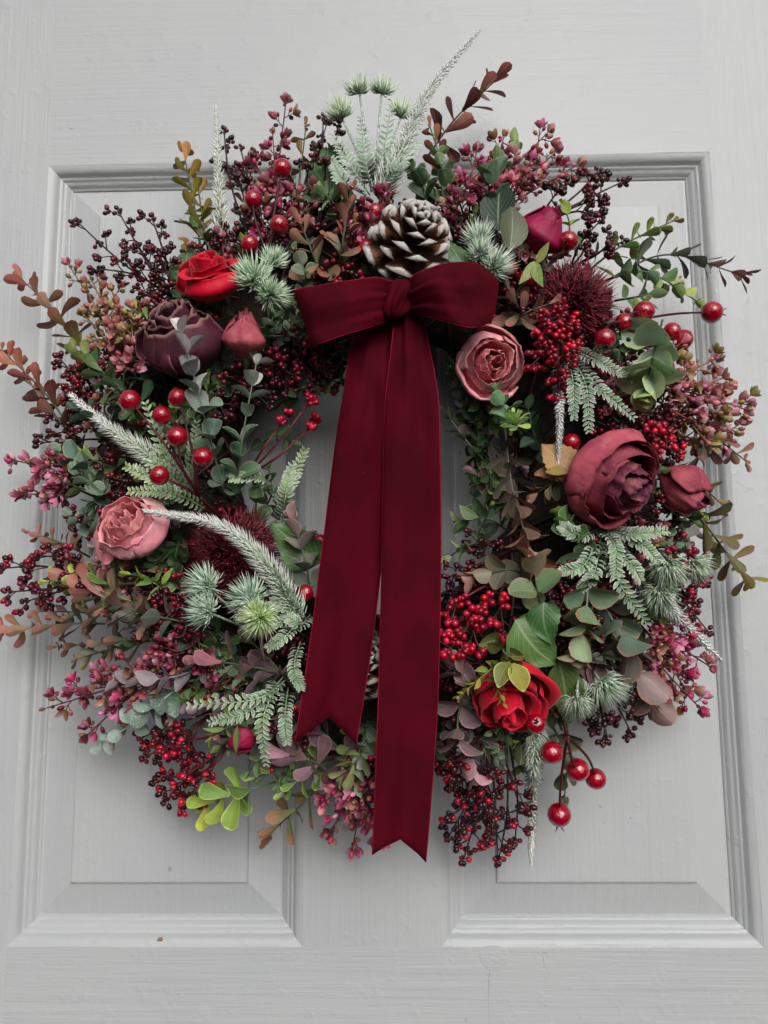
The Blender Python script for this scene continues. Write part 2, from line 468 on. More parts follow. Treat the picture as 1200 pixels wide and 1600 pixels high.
# ================================================================== the door
door = bpy.data.objects.new('door', None)
COL.objects.link(door)
door['label'] = 'off-white painted timber panel door behind the wreath'
door['category'] = 'door'
door['kind'] = 'structure'
ZT, ZB = 0.3134, -0.3134                        # panel openings: top and bottom
XL0, XL1, XR0, XR1 = -0.28, -0.0585, 0.0440, 0.28
def board(name, x0, x1, z0, z1, mat, y0=0.0, y1=0.042):
    mb = MB()
    b = 0.00002
    nx = max(2, int((x1 - x0) / 0.02)); nz = max(2, int((z1 - z0) / 0.02))
    xs = [x0, x0 + b] + [x0 + b + (x1 - x0 - 2 * b) * i / nx for i in range(1, nx)] + [x1 - b, x1]
    zs = [z0, z0 + b] + [z0 + b + (z1 - z0 - 2 * b) * i / nz for i in range(1, nz)] + [z1 - b, z1]
    V = []
    for j, z in enumerate(zs):
        for i, x in enumerate(xs):
            rim = i in (0, len(xs) - 1) or j in (0, len(zs) - 1)
            w = 0.00035 * noise.noise((x * 9, 3.1, z * 9))
            V.append((x, y0 + w + (b if rim else 0), z))
    n, k = len(xs), len(zs)
    F = [(j * n + i, j * n + i + 1, (j + 1) * n + i + 1, (j + 1) * n + i) for j in range(k - 1) for i in range(n - 1)]
    mb.add(V, F)
    ring = list(range(n)) + [j * n + n - 1 for j in range(1, k)] + [(k - 1) * n + i for i in range(n - 2, -1, -1)] + [j * n for j in range(k - 2, 0, -1)]
    s = len(mb.v)
    mb.add([(mb.v[i][0], y1, mb.v[i][2]) for i in ring], [])
    L = len(ring)
    mb.f += [(ring[i], s + i, s + (i + 1) % L, ring[(i + 1) % L]) for i in range(L)]
    mb.f.append(tuple(range(s, s + L)))
    at = Vector(((x0 + x1) / 2, 0, (z0 + z1) / 2))
    o = part(name, mb, mat, door, at)
    for p in o.data.polygons: p.use_smooth = False
    return o
board('top_rail', XL0, XR1, ZT, 0.62, M['paint_x'])
board('bottom_rail', XL0, XR1, -0.62, ZB, M['paint_x'])
board('stile', -0.42, XL0, -0.62, 0.62, M['paint_z'], 0.0)
board('stile', XR1, 0.42, -0.62, 0.62, M['paint_z'], 0.0)
board('mullion', XL1, XR0, ZB, ZT, M['paint_z'], 0.0)
# moulding profile: (distance in from the opening's edge, depth behind the face)
PROF = [(0.0, 0.0), (0.0012, 0.0004), (0.004, 0.0010), (0.0065, 0.0024), (0.0085, 0.0048), (0.0095, 0.0075), (0.0105, 0.0080), (0.0122, 0.0080),
        (0.0128, 0.0098), (0.0150, 0.0104), (0.0172, 0.0120), (0.0186, 0.0146), (0.0192, 0.0152), (0.0212, 0.0152), (0.0214, 0.0175)]
PROF = [(a_ * .80, d_ * .80) for a_, d_ in PROF]
def panel(x0, x1):
    z0, z1 = ZB, ZT
    at = Vector(((x0 + x1) / 2, 0, z0))
    # raised and fielded panel: flat margin, bevel, small step, field
    prof = [(0.0168, 0.0134), (0.0192, 0.0134), (0.0200, 0.0131), (0.0425, 0.0082), (0.0431, 0.0064), (0.0442, 0.0058), (0.0460, 0.0057)]
    mb = MB()
    for a, dpt in prof:
        mb.add([(x0 + a, dpt, z0 + a), (x1 - a, dpt, z0 + a), (x1 - a, dpt, z1 - a), (x0 + a, dpt, z1 - a)], [])
    for k in range(len(prof) - 1):
        for i in range(4):
            mb.f.append((k * 4 + i, k * 4 + (i + 1) % 4, k * 4 + 4 + (i + 1) % 4, k * 4 + 4 + i))
    k = (len(prof) - 1) * 4
    mb.f.append((k, k + 1, k + 2, k + 3))
    mb.add([(x0 + .016, 0.03, z0 + .016), (x1 - .016, 0.03, z0 + .016), (x1 - .016, 0.03, z1 - .016), (x0 + .016, 0.03, z1 - .016)], [])
    n = len(mb.v) - 4
    mb.f += [(n, n + 3, n + 2, n + 1)] + [(i, n + i, n + (i + 1) % 4, (i + 1) % 4) for i in range(4)]
    pn = part('panel', mb, M['paint_z'], door, at)
    for p in pn.data.polygons: p.use_smooth = False
    cs = [(x0, z0), (x1, z0), (x1, z1), (x0, z1)]
    inn = [(1, 1), (-1, 1), (-1, -1), (1, -1)]
    for i in range(4):
        j = (i + 1) % 4
        mb = MB()
        seg = 24
        for a, dpt in PROF:
            A = Vector((cs[i][0] + inn[i][0] * a, 0, cs[i][1] + inn[i][1] * a)); B = Vector((cs[j][0] + inn[j][0] * a, 0, cs[j][1] + inn[j][1] * a))
            row = []
            for s in range(seg + 1):
                p = A.lerp(B, s / seg)
                p.y = dpt + 0.00022 * noise.noise((p.x * 40, a * 300, p.z * 40))
                row.append(p)
            mb.add(row, [])
        w = seg + 1
        for k in range(len(PROF) - 1):
            for s in range(seg): mb.f.append((k * w + s, k * w + s + 1, (k + 1) * w + s + 1, (k + 1) * w + s))
        o = part('moulding', mb, M['paint_x' if i % 2 == 0 else 'paint_z'], pn, Vector((cs[i][0], 0, cs[i][1])))
panel(XL0, XL1)
panel(XR0, XR1)
def flat_mat(name, col, rough):
    m, nt, bs = nodes_of(name)
    tc = N(nt, 'ShaderNodeTexCoord')
    cc = mixrgb(nt, lin(col), lin(tuple(x * .7 for x in col)), ramp(nt, noise_(nt, 900, 3, tc.outputs['Object']), .4, .65))
    nt.links.new(cc, bs.inputs['Base Color']); bs.inputs['Roughness'].default_value = rough
    return m
# chipped paint on the lower moulding, a filled knot and a hairline crack in the bottom rail
p0 = P(251, 1470, -.003)
mb = MB()
rr = random.Random(5)
ring_ = [Vector((math.cos(k * .524) * .0021 * rr.uniform(.7, 1.1), 0, math.sin(k * .524) * .0030 * rr.uniform(.7, 1.15))) for k in range(12)]
mb.add([p0 + v + Vector((0, -v.z * .85 - .0016, 0)) for v in ring_] + [p0 + v * 1.05 + Vector((0, -v.z * .85 + .002, 0)) for v in ring_], [tuple(range(12))] + [(k, 12 + k, 12 + (k + 1) % 12, (k + 1) % 12) for k in range(12)])
part('paint_chip', mb, flat_mat('bare_wood', (158, 128, 104), .8), door, p0)
p0 = P(772, 1496, 0.0)
mb = MB()
V = []
for j in range(13):
    for i in range(28):
        q = i * math.pi / 14; r_ = .0115 * j / 12 * (1 + .06 * math.sin(3 * q))
        h_ = (.00022 * (1 - (j / 12) ** 2) * (1 + 2.2 * noise.noise((math.cos(q) * r_ * 900, math.sin(q) * r_ * 900, 1.0)))) if j < 12 else -.0003
        V.append(p0 + Vector((math.cos(q) * r_, -h_ - .0001, math.sin(q) * r_ * .85)))
mb.add(V, [(j * 28 + i, (j + 1) * 28 + i, (j + 1) * 28 + (i + 1) % 28, j * 28 + (i + 1) % 28) for j in range(12) for i in range(28)])
part('filled_knot', mb, M['paint_x'], door, p0)
mb = MB()
mb.tube(spline([P(765, 1512, 0), P(763, 1550, 0), P(764, 1600, 0), P(762, 1640, 0)], 14), .00014, .00010, 5)
part('hairline_crack', mb, flat_mat('crack_dirt', (112, 110, 104), .9), door, P(765, 1512, 0))
mb = MB()
mb.tube(spline([P(848, 1490, 0), P(852, 1508, 0), P(862, 1528, 0)], 10), .0004, .00015, 6)
part('paint_run', mb, M['paint_z'], door, P(848, 1490, 0))

# ================================================================== the wreath
WO = P(WC[0], WC[1], 0.0)
wreath = bpy.data.objects.new('wreath', None)
COL.objects.link(wreath)
wreath.location = WO
ORG['wreath'] = WO.copy()
wreath['label'] = 'round wreath of roses, berries, frosted ferns and eucalyptus hanging on the door'
wreath['category'] = 'wreath'
bpy.context.view_layer.update()

def out_dir(p):
    """outward from the wreath's body at p: away from the door and from the ring's core"""
    r = Vector((p.x - WO.x, 0, p.z - WO.z))
    k = (r.length - 0.155) / 0.10
    v = Vector((0, -1, 0)) + (r.normalized() * max(-1, min(1.3, k)))
    return v.normalized()

def grid_faces(nu, nv): return [(j * nu + i, j * nu + i + 1, (j + 1) * nu + i + 1, (j + 1) * nu + i) for j in range(nv - 1) for i in range(nu - 1)]

SHAPES = {   # width/length, half-width profile
    'round': (0.92, lambda v: math.sqrt(max(0, 1 - (2 * v - 1) ** 2)) ** 0.9),
    'oval': (0.62, lambda v: math.sin(math.pi * v ** 0.9) ** 0.75),
    'spoon': (0.58, lambda v: (0.16 + 0.84 * (max(0, (v - 0.08) / 0.92)) ** 0.9) * math.sqrt(max(0, 1 - max(0, (v - 0.62) / 0.38) ** 2.2))),
    'lance': (0.30, lambda v: math.sin(math.pi * v ** 0.8) ** 0.9),
    'ovate': (0.74, lambda v: (math.sin(math.pi * v ** 0.62)) ** 0.8),
}
LEAVES = {}
def leaf_mesh(shape, matname, var):
    key = (shape, matname, var)
    if key in LEAVES: return LEAVES[key]
    r = random.Random(hash((shape, var)) & 0xffff if False else sum(map(ord, shape)) * 31 + var)
    wr, prof = SHAPES[shape]
    big = shape == 'ovate'
    nu, nv = (9, 15) if big else (5, 8)
    bend = r.uniform(-0.3, 0.75) if shape != 'round' else r.uniform(-0.3, 0.4)
    cup = r.uniform(0.25, 0.9) if not big else r.uniform(-0.1, 0.5)
    fold = r.uniform(0.0, 0.25)
    asym = r.uniform(-0.08, 0.08)
    tw = r.uniform(-0.35, 0.35)
    V, UV = [], []
    for j in range(nv):
        v = j / (nv - 1)
        vv = 0.02 + 0.98 * v if j else 0.0
        hw = 0.5 * wr * max(prof(min(vv, 0.985)), 0.03)
        yy, zz = (math.sin(bend * vv) / bend, -(1 - math.cos(bend * vv)) / bend) if abs(bend) > 1e-3 else (vv, 0)
        for i in range(nu):
            u = -1 + 2 * i / (nu - 1)
            x = u * hw * (1 + r.uniform(-0.03, 0.03))
            if big and abs(u) == 1: x *= 1 + 0.05 * (1 if j % 2 else -1)        # saw-toothed rim
            z = zz + cup * x * x * 1.6 + fold * abs(x) + tw * x * vv * 0.5
            if big: z += 0.055 * math.sin(8 * vv + 2.5 * u + var) * abs(u) + .02 * math.sin(17 * vv + var) * u * u
            V.append((x + asym * math.sin(math.pi * vv), yy, z)); UV.append((0.5 + u * 0.5, v))
    mb = MB(); mb.add(V, grid_faces(nu, nv), (1, 1, 1), UV)
    LEAVES[key] = mb.mesh('leaf_' + shape, M[matname])
    return LEAVES[key]

def leaf_at(parent, p, d, n, size, shape, matname, col, name='leaf', wid=1.0):
    d = d.normalized()
    x = d.cross(n)
    if x.length < 1e-4: x = d.cross(Vector((0.3, 0.4, 0.86)))
    x.normalize()
    z = x.cross(d).normalized()
    m = Matrix((( x.x * size * wid, d.x * size, z.x * size, p.x), (x.y * size * wid, d.y * size, z.y * size, p.y), (x.z * size * wid, d.z * size, z.z * size, p.z), (0, 0, 0, 1)))
    return link(name, leaf_mesh(shape, matname, rng.randrange(10)), parent, m, color=col)

def path(pts, lift=0.0, sink=0.03):
    """photo pixels (x, y[, extra cm]) -> points lying on the wreath's surface, the first one sunk into it"""
    out = []
    for i, q in enumerate(pts):
        e = (q[2] * 0.01 if len(q) > 2 else 0.0) + lift - (sink if i == 0 else 0)
        out.append(P(q[0], q[1], max(0.012, D(q[0], q[1]) + e)))
    return out

GREEN_STEM = (74, 92, 60)
def sprig(name, label, pts, shape, mat, n, size, c0, c1, stem=GREEN_STEM, whorl=2, ang=(62, 40), start=0.2, taper=0.55, lift=0.0, flat=0.0, tuft=True, wid=1.0, sink=0.03, rs=1.3):
    if shape == 'spoon' and whorl == 2: n = round(n * 1.3)
    W = path(pts, lift, sink)
    C = spline(W, max(8, n * 2))
    s = mpp(D(pts[-1][0], pts[-1][1]))
    at = C[0]
    mb = MB()
    mb.tube(C, rs * s * 1.5, rs * s * 0.8, 5, lin(stem))
    o = part(name, mb, M['stem'], wreath, at, label=label)
    phi = U(0, 3)
    for i in range(n):
        t = start + (1 - start) * min(1, max(0, (i + (U(-.25, .25) if 0 < i < n - 1 else 0)) / max(1, n - 1))) ** 0.9
        k = t * (len(C) - 1)
        a = min(int(k), len(C) - 2)
        p = C[a].lerp(C[a + 1], k - a)
        tan = (C[a + 1] - C[a]).normalized()
        tan, n1, b1 = frame_of(tan, out_dir(p))
        phi += math.pi / whorl + U(-0.25, 0.25)
        tt = (t - start) / (1 - start)
        sz = (0.90 if shape == 'round' else 1.04) * size * s * (1 + (taper - 1) * tt ** 1.5) * U(0.82, 1.14)
        A = R(ang[0] + (ang[1] - ang[0]) * tt)
        for w in range(whorl):
            q = phi + 2 * math.pi * w / whorl + U(-0.2, 0.2)
            side = n1 * math.cos(q) * (1 - flat) + b1 * math.sin(q)
            if side.length < 0.15: side = b1
            side.normalize()
            aa = A + U(-0.34, 0.34)
            d = tan * math.cos(aa) + side * math.sin(aa)
            nn = tan * math.sin(aa) - side * math.cos(aa)
            nn = (nn + Vector((U(-.3, .3), U(-.3, .1), U(-.3, .3)))).normalized()
            leaf_at(o, p + side * rs * s * 0.7, d, nn, sz, shape, mat, jit(mixc(c0, c1, min(1, max(0, tt ** 1.7 + U(-0.2, 0.2)))), 0.03, 0.12, 0.16), wid=wid)
    if tuft:
        tan = (C[-1] - C[-2]).normalized()
        tan, n1, b1 = frame_of(tan, out_dir(C[-1]))
        for w in range(3):
            q = w * 2.1 + U(-.3, .3)
            side = n1 * math.cos(q) + b1 * math.sin(q)
            d = tan * 0.9 + side * 0.4
            leaf_at(o, C[-1], d, tan * 0.4 - side, size * s * taper * U(0.55, 0.75), shape, mat, jit(c1), wid=wid)
    return o

def bead(mb, p, d, r, col, el=1.25):
    t, a, b = frame_of(d, Vector((0.3, -0.8, 0.2)))
    V = [p - t * r * el]
    for z, w in ((-0.6, 0.8), (0.05, 1.0), (0.65, 0.72)):
        for k in range(6):
            q = k * math.pi / 3
            V.append(p + t * (z * r * el) + (a * math.cos(q) + b * math.sin(q)) * (r * w))
    V.append(p + t * r * el)
    F = [(0, 1 + (k + 1) % 6, 1 + k) for k in range(6)]
    for L in (0, 1): F += [(1 + L * 6 + k, 1 + L * 6 + (k + 1) % 6, 7 + L * 6 + (k + 1) % 6, 7 + L * 6 + k) for k in range(6)]
    F += [(13 + k, 13 + (k + 1) % 6, 19) for k in range(6)]
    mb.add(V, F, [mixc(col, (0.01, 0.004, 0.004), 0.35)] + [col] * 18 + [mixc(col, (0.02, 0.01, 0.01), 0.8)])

def seed_spray(name, label, base, tips, cols, bead_px=4.6, twigs=5, per=5, spread=26, stem=(52, 18, 22), single=False, lift=0.0, bare=0.45, el=1.25):
    """branching spray of little seed berries; base/tips in photo pixels"""
    B = path([base, base], lift)[0]
    st, bd, singles = MB(), MB(), []
    s = mpp(D(*base[:2]))
    for tp in tips:
        midp = ((base[0] * 0.45 + tp[0] * 0.55) + U(-12, 12), (base[1] * 0.45 + tp[1] * 0.55) + U(-12, 12), U(0, 0.8))
        C = spline(path([base, midp, tp], lift), 12)
        st.tube(C, 2.2 * s, 1.3 * s, 5, jit(stem))
        for k in range(twigs + 1):
            t = 1.0 if k == twigs else bare + (1 - bare) * (k + U(0, .7)) / (twigs + 0.5)
            i = min(int(t * 11), 10)
            p = C[i].lerp(C[i + 1], t * 11 - i)
            tan = (C[i + 1] - C[i]).normalized()
            tan, n1, b1 = frame_of(tan, out_dir(p))
            if k == twigs: q, L, d = p, spread * s * 0.3, tan
            else:
                ph = k * 2.4 + U(-.4, .4)
                d = (tan * 0.85 + (n1 * math.cos(ph) + b1 * math.sin(ph)) * 0.75).normalized()
                L = spread * s * U(0.7, 1.2)
                q = p + d * L
                st.tube([p, p + d * L * 0.5 + tan * L * 0.08, q], 1.4 * s, 1.0 * s, 4, jit(stem), False)
            d2, a2, b2 = frame_of(d, out_dir(p))
            for w in range(per):
                ph = w * 2.4 + U(-.3, .3)
                fl = 0.35 + 0.75 * ((w % 3) / 2)
                e = (d2 + (a2 * math.cos(ph) + b2 * math.sin(ph)) * fl).normalized()
                r = bead_px * s * U(0.72, 1.15)
                c = q + e * (r * 2.6)
                st.tube([q, c], 0.9 * s, 0.8 * s, 3, jit(stem), False)
                col = jit(rng.choice(cols), 0.01, 0.1, 0.25)
                if single: singles.append((c, e, r, col))
                else: bead(bd, c, e, r, col, el)
    o = part(name, st, M['stem'], wreath, B, label=label)
    if single:
        for c, e, r, col in singles:
            t, a, b = frame_of(e, Vector((0.3, -0.8, 0.2)))
            m = Matrix(((a.x * r, b.x * r, t.x * r, c.x), (a.y * r, b.y * r, t.y * r, c.y), (a.z * r, b.z * r, t.z * r, c.z), (0, 0, 0, 1)))
            link('seed_berry', seed_mesh(), o, m, color=col)
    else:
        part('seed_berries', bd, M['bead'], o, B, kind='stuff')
    return o

SEED = []
def seed_mesh():
    if not SEED:
        m, nt, b = nodes_of('single_seed_berry')
        tc = N(nt, 'ShaderNodeTexCoord')
        vec, oi = shifted(nt, tc.outputs['Object'])
        c = mixrgb(nt, oi.outputs['Color'], (0.015, 0.004, 0.005), math_(nt, 'MULTIPLY', ramp(nt, noise_(nt, 1.4, 3, vec), 0.5, 0.75), 0.5))
        nt.links.new(c, b.inputs['Base Color']); b.inputs['Roughness'].default_value = 0.28
        mb = MB(); bead(mb, Vector((0, 0, 0)), Vector((0, 0, 1)), 1.0, (1, 1, 1), 1.12)
        SEED.append(mb.mesh('seed_berry', m))
    return SEED[0]

def petalet(mb, p, d, n, L, w, col):
    d = d.normalized(); x = d.cross(n)
    if x.length < 1e-5: return
    x.normalize(); z = x.cross(d)
    c2 = mixc(col, (0.85, 0.6, 0.65), 0.15)
    V = [p, p + d * L * .45 - x * w * .45 + z * L * .1, p + d * L * .5 - z * L * .04, p + d * L * .45 + x * w * .45 + z * L * .1,
         p + d * L * .8 - x * w * .36 + z * L * .12, p + d * L * .85 + z * L * .02, p + d * L * .8 + x * w * .36 + z * L * .12, p + d * L + z * L * .1]
    mb.add(V, [(0, 2, 1), (0, 3, 2), (1, 2, 5, 4), (2, 3, 6, 5), (4, 5, 7), (5, 6, 7)], [mixc(col, (.05, .05, .02), .3), col, col, col, c2, c2, c2, c2],
           [(.5, 0), (0, .45), (.5, .5), (1, .45), (.1, .8), (.5, .85), (.9, .8), (.5, 1)])

def sedum(name, label, base, tips, cols, size=11, twigs=7, spread=24, stem=(112, 52, 56), lift=0.0, bare=0.35):
    """pink sedum-like sprig: short twigs ending in little four-petalled blossoms and buds"""
    B = path([base, base], lift)[0]
    st, bl = MB(), MB()
    size *= 1.5
    s = mpp(D(*base[:2]))
    for tp in tips:
        midp = ((base[0] + tp[0]) / 2 + U(-10, 10), (base[1] + tp[1]) / 2 + U(-10, 10), U(0, 0.8))
        C = spline(path([base, midp, tp], lift), 12)
        st.tube(C, 2.0 * s, 1.2 * s, 5, jit(stem))
        for k in range(twigs + 1):
            t = 1.0 if k == twigs else bare + (1 - bare) * (k + U(0, .7)) / (twigs + 0.5)
            i = min(int(t * 11), 10)
            p = C[i].lerp(C[i + 1], t * 11 - i)
            tan = (C[i + 1] - C[i]).normalized()
            tan, n1, b1 = frame_of(tan, out_dir(p))
            if k == twigs: q, d = p, tan
            else:
                ph = k * 2.4 + U(-.4, .4)
                d = (tan * 0.8 + (n1 * math.cos(ph) + b1 * math.sin(ph)) * 0.8).normalized()
                q = p + d * spread * s * U(0.6, 1.15)
                st.tube([p, p.lerp(q, .5) + tan * s, q], 1.3 * s, 0.9 * s, 4, jit(stem), False)
            d2, a2, b2 = frame_of(d, out_dir(p))
            col = rng.choice(cols)
            if rng.random() < 0.88:
                m = rng.choice((4, 5, 5))
                op = U(0.45, 1.2)
                for w in range(m):
                    ph = w * 2 * math.pi / m + U(-.2, .2)
                    sd = a2 * math.cos(ph) + b2 * math.sin(ph)
                    e = d2 + sd * op
                    petalet(bl, q, e, d2 - sd * 0.6, size * s * U(.85, 1.25), size * s * 0.72, jit(col, .02, .15, .2))
                bead(bl, q + d2 * size * s * .35, d2, size * s * .2, jit((196, 130, 120)))
            for w in range(2):
                ph = w * 3.1 + U(0, 1)
                e = (d2 + (a2 * math.cos(ph) + b2 * math.sin(ph)) * 0.9).normalized()
                qq = q - d2 * size * s * U(.3, .9)
                bead(bl, qq + e * size * s * .75, e, size * s * U(.16, .25), jit(rng.choice(cols), .02, .1, .25), 1.6)
                st.tube([qq, qq + e * size * s * .6], .8 * s, .7 * s, 3, jit(stem), False)
    o = part(name, st, M['stem'], wreath, B, label=label)
    part('blossoms', bl, M['blossom'], o, B, kind='stuff')
    return o

BERRY = []
def berry_mesh():
    if not BERRY:
        mb = MB(); nu, nv = 20, 13
        V, UV = [], []
        for j in range(nv):
            v = j / (nv - 1); th = math.pi * v
            r, z = math.sin(th), -math.cos(th)
            if v > 0.9: z -= 0.18 * ((v - .9) / .1) ** 2                        # dimple at the blossom end
            for i in range(nu):
                q = 2 * math.pi * i / nu
                k = 1 + 0.012 * math.sin(3 * q + 1)
                V.append((r * math.cos(q) * k, r * math.sin(q) * k, z * 0.97)); UV.append((i / nu, v))
        F = [(j * nu + i, j * nu + (i + 1) % nu, (j + 1) * nu + (i + 1) % nu, (j + 1) * nu + i) for j in range(nv - 1) for i in range(nu)]
        mb.add(V, F, (1, 1, 1), UV)
        BERRY.append(mb.mesh('berry', M['berry']))
    return BERRY[0]

def berry_spray(name, label, base, joint, berries, lift=0.0, stem=(70, 14, 22)):
    """berries: (x, y, radius px, extra cm, calyx?)"""
    B = path([base, base], lift)[0]
    J = path([(base[0], base[1]), joint], lift)[1]
    s = mpp(D(*joint[:2]) + lift)
    mb = MB()
    mb.tube(spline([B, B.lerp(J, .5) + Vector((0, -.006, 0)), J], 8), 3.4 * s, 3.0 * s, 6, lin(stem))
    info = []
    for x, y, r, e, cal in berries:
        c = P(x, y, D(x, y) + lift + e * .01)
        d = c - J
        if d.length < 1e-4: d = Vector((0, -1, 0))
        mid = J.lerp(c, .55) + Vector((U(-.004, .004), -.004, U(-.006, .002)))
        C = spline([J, mid, c], 8)
        mb.tube(C, 2.6 * s, 1.7 * s, 5, jit(stem))
        info.append((c, (C[-1] - C[-2]).normalized(), U(.93, 1.05) * r * mpp(D(x, y) + lift + e * .01), cal))
    o = part(name, mb, M['stem'], wreath, B, label=label)
    for c, d, r, cal in info:
        t, a, b = frame_of(d, Vector((0.2, -0.9, 0.3)))
        k = r * U(.97, 1.04)
        m = Matrix(((a.x * r, b.x * r, t.x * k, c.x), (a.y * r, b.y * r, t.y * k, c.y), (a.z * r, b.z * r, t.z * k, c.z), (0, 0, 0, 1)))
        link('berry', berry_mesh(), o, m)
        cm = MB()                                                             # withered calyx at the end
        for w in range(5):
            ph = w * 1.257 + U(-.2, .2)
            sd = a * math.cos(ph) + b * math.sin(ph)
            L = r * (0.75 if cal else 0.3)
            cm.spike(c + t * r * .86 + sd * r * .14, t * L + sd * L * .7, r * .13, lin((60, 10, 16)), lin((36, 12, 14)), t * L * .5 + sd * L * .12)
        part('calyx', cm, M['stem'], o, c + t * r)
    return o

def foxtail(name, label, pts, w0, w1, cA, cB, lift=0.01, n=620, ang=0.55, curl=0.25, sink=0.03):
    C = spline(path(pts, lift, sink), 30)
    s = mpp(D(pts[-1][0], pts[-1][1]) + lift)
    mb = MB()
    for i in range(29):
        mb.tube([C[i], C[i + 1]], 2.0 * s * (1 - .6 * i / 30), 2.0 * s * (1 - .6 * (i + 1) / 30), 4, jit(mixc(cA, cB, i / 29)), False)
    o = part(name, mb, M['stem_frost'], wreath, C[0], label=label)
    nb = MB()
    n = int(n * .62)
    for i in range(n):
        t = (i + U(0, 1)) / n
        k = min(int(t * 29), 28)
        p = C[k].lerp(C[k + 1], t * 29 - k)
        tan, n1, b1 = frame_of(C[k + 1] - C[k], Vector((0.1, -1, 0.1)))
        ph = i * 2.39996 + U(-.3, .3)
        sd = n1 * math.cos(ph) + b1 * math.sin(ph)
        L = 1.3 * (w0 + (w1 - w0) * t ** 0.9) * s * U(.8, 1.15) * (1 if t < .94 else .7)
        d = (sd + tan * ang).normalized() * L
        ca, cb = jit(mixc(cA, cB, min(1, t * 1.3 + U(-.1, .1))), .015, .1, .12), jit((246, 248, 244), .0, .1, .03)
        nb.spike(p, d + tan * L * curl, 1.35 * s, ca, mixc(ca, cb, .7 + .3 * t), d * .55 - tan * L * curl * .3)
    part('needles', nb, M['needle'], o, C[0], kind='stuff')
    return o

def frond(name, label, pts, n, L0, cA=(86, 122, 74), cB=(176, 196, 160), lift=0.008, wid=0.42, sink=0.03, ang=62):
    """pinnate fern frond, white-edged leaflets in two rows"""
    C = spline(path(pts, lift, sink), 24)
    s = mpp(D(pts[-1][0], pts[-1][1]) + lift)
    mb = MB(); mb.tube(C, 1.5 * s, .6 * s, 4, lin(mixc(cA, (200, 210, 200), .5)))
    o = part(name, mb, M['stem_frost'], wreath, C[0], label=label)
    n, L0, wid = round(n * .78), L0 * 1.12, wid * .92
    lb = MB()
    up = Vector((U(-.35, .35), -1, U(-.1, .5))).normalized()
    for i in range(n):
        t = 0.14 + 0.86 * i / (n - 1)
        k = min(int(t * 23), 22)
        p = C[k].lerp(C[k + 1], t * 23 - k)
        tan, n1, b1 = frame_of(C[k + 1] - C[k], up)
        L = L0 * s * (math.sin(math.pi * (0.16 + 0.80 * (1 - t) ** 1.0)) ** .7 if t > .45 else 1.0) * U(.88, 1.08)
        for sg in (-1, 1):
            A = R(ang + U(-6, 6) - 18 * t)
            d = tan * math.cos(A) + b1 * sg * math.sin(A) + n1 * U(.05, .3)
            x = d.normalized().cross(n1 + Vector((U(-.2, .2), 0, U(-.2, .2)))).normalized() * (L * wid * .5)
            z = n1 * L * .08
            d = d.normalized() * L
            V = [p, p + d * .3 - x + z, p + d * .34 - z * .5, p + d * .3 + x + z, p + d * .72 - x * .85 + z, p + d * .76, p + d * .72 + x * .85 + z, p + d - z]
            c = jit(mixc(cA, cB, t * .8 + U(-.15, .15)), .02, .12, .15)
            wh = jit((238, 242, 236), 0, .1, .05); cw = mixc(c, wh, U(.15, .7)); cm_ = mixc(c, wh, U(0, .15))
            lb.add(V, [(0, 2, 1), (0, 3, 2), (1, 2, 5, 4), (2, 3, 6, 5), (4, 5, 7), (5, 6, 7)], [c, cw, c, cw, cw, cm_, cw, wh], [(.5, 0), (.02, .4), (.5, .4), (.98, .4), (.05, .72), (.5, .7), (.95, .72), (.5, 1)])
    part('leaflets', lb, M['frond'], o, C[0], kind='stuff')
    return o

def pom(name, label, base, heads, cA=(96, 134, 96), cB=(214, 226, 208), lift=0.012, n=150, stem=(150, 164, 150), dome=1.25):
    """frosted pine tuft: stems, each ending in a dome of needles. heads: (x, y, r px, extra cm, (dx, dy, toward viewer))"""
    B = path([base, base], lift)[0]
    st = MB()
    s = mpp(D(*heads[0][:2]) + lift)
    done = []
    for x, y, r, e, dr in heads:
        c = P(x, y, D(x, y) + lift + e * .01)
        ax = Vector((dr[0], -dr[2], -dr[1])).normalized()                    # photo y runs down
        r = r * s * .88
        c0 = c - ax * r * .55
        st.tube(spline([B, B.lerp(c0, .6) + Vector((0, -.003, 0)) - ax * r * .3, c0], 8), 2.2 * s, 1.9 * s, 5, lin(stem))
        done.append((c0, ax, r))
    o = part(name, st, M['stem_frost'], wreath, B, label=label)
    for c0, ax, r in done:
        nb = MB()
        t, a, b = frame_of(ax, Vector((.2, -.9, .3)))
        dm, sq = dome * U(.85, 1.1), U(.8, 1.15)
        for i in range(int(n * 1.5)):
            z = 1 - (i + .5) / (n * 1.5) * dm
            ph = i * 2.39996 + U(-.2, .2)
            q = math.sqrt(max(0, 1 - z * z))
            d = t * z * sq + (a * math.cos(ph) + b * math.sin(ph)) * q + Vector((U(-.2, .2), U(-.2, .2), U(-.2, .2)))
            L = r * U(.8, 1.25)
            w = U(0, 1)
            ca = jit(mixc(cA, cB, .0 if w < .5 else .7), .02, .1, .15)
            nb.spike(c0 + d * r * .08, d * L + t * L * .28, r * .046, ca, jit(mixc(cA, (240, 245, 236), .3 + .7 * w), .02, .1, .06), d * L * .62)
        part('needle_tuft', nb, M['needle'], o, c0, kind='stuff')
    return o

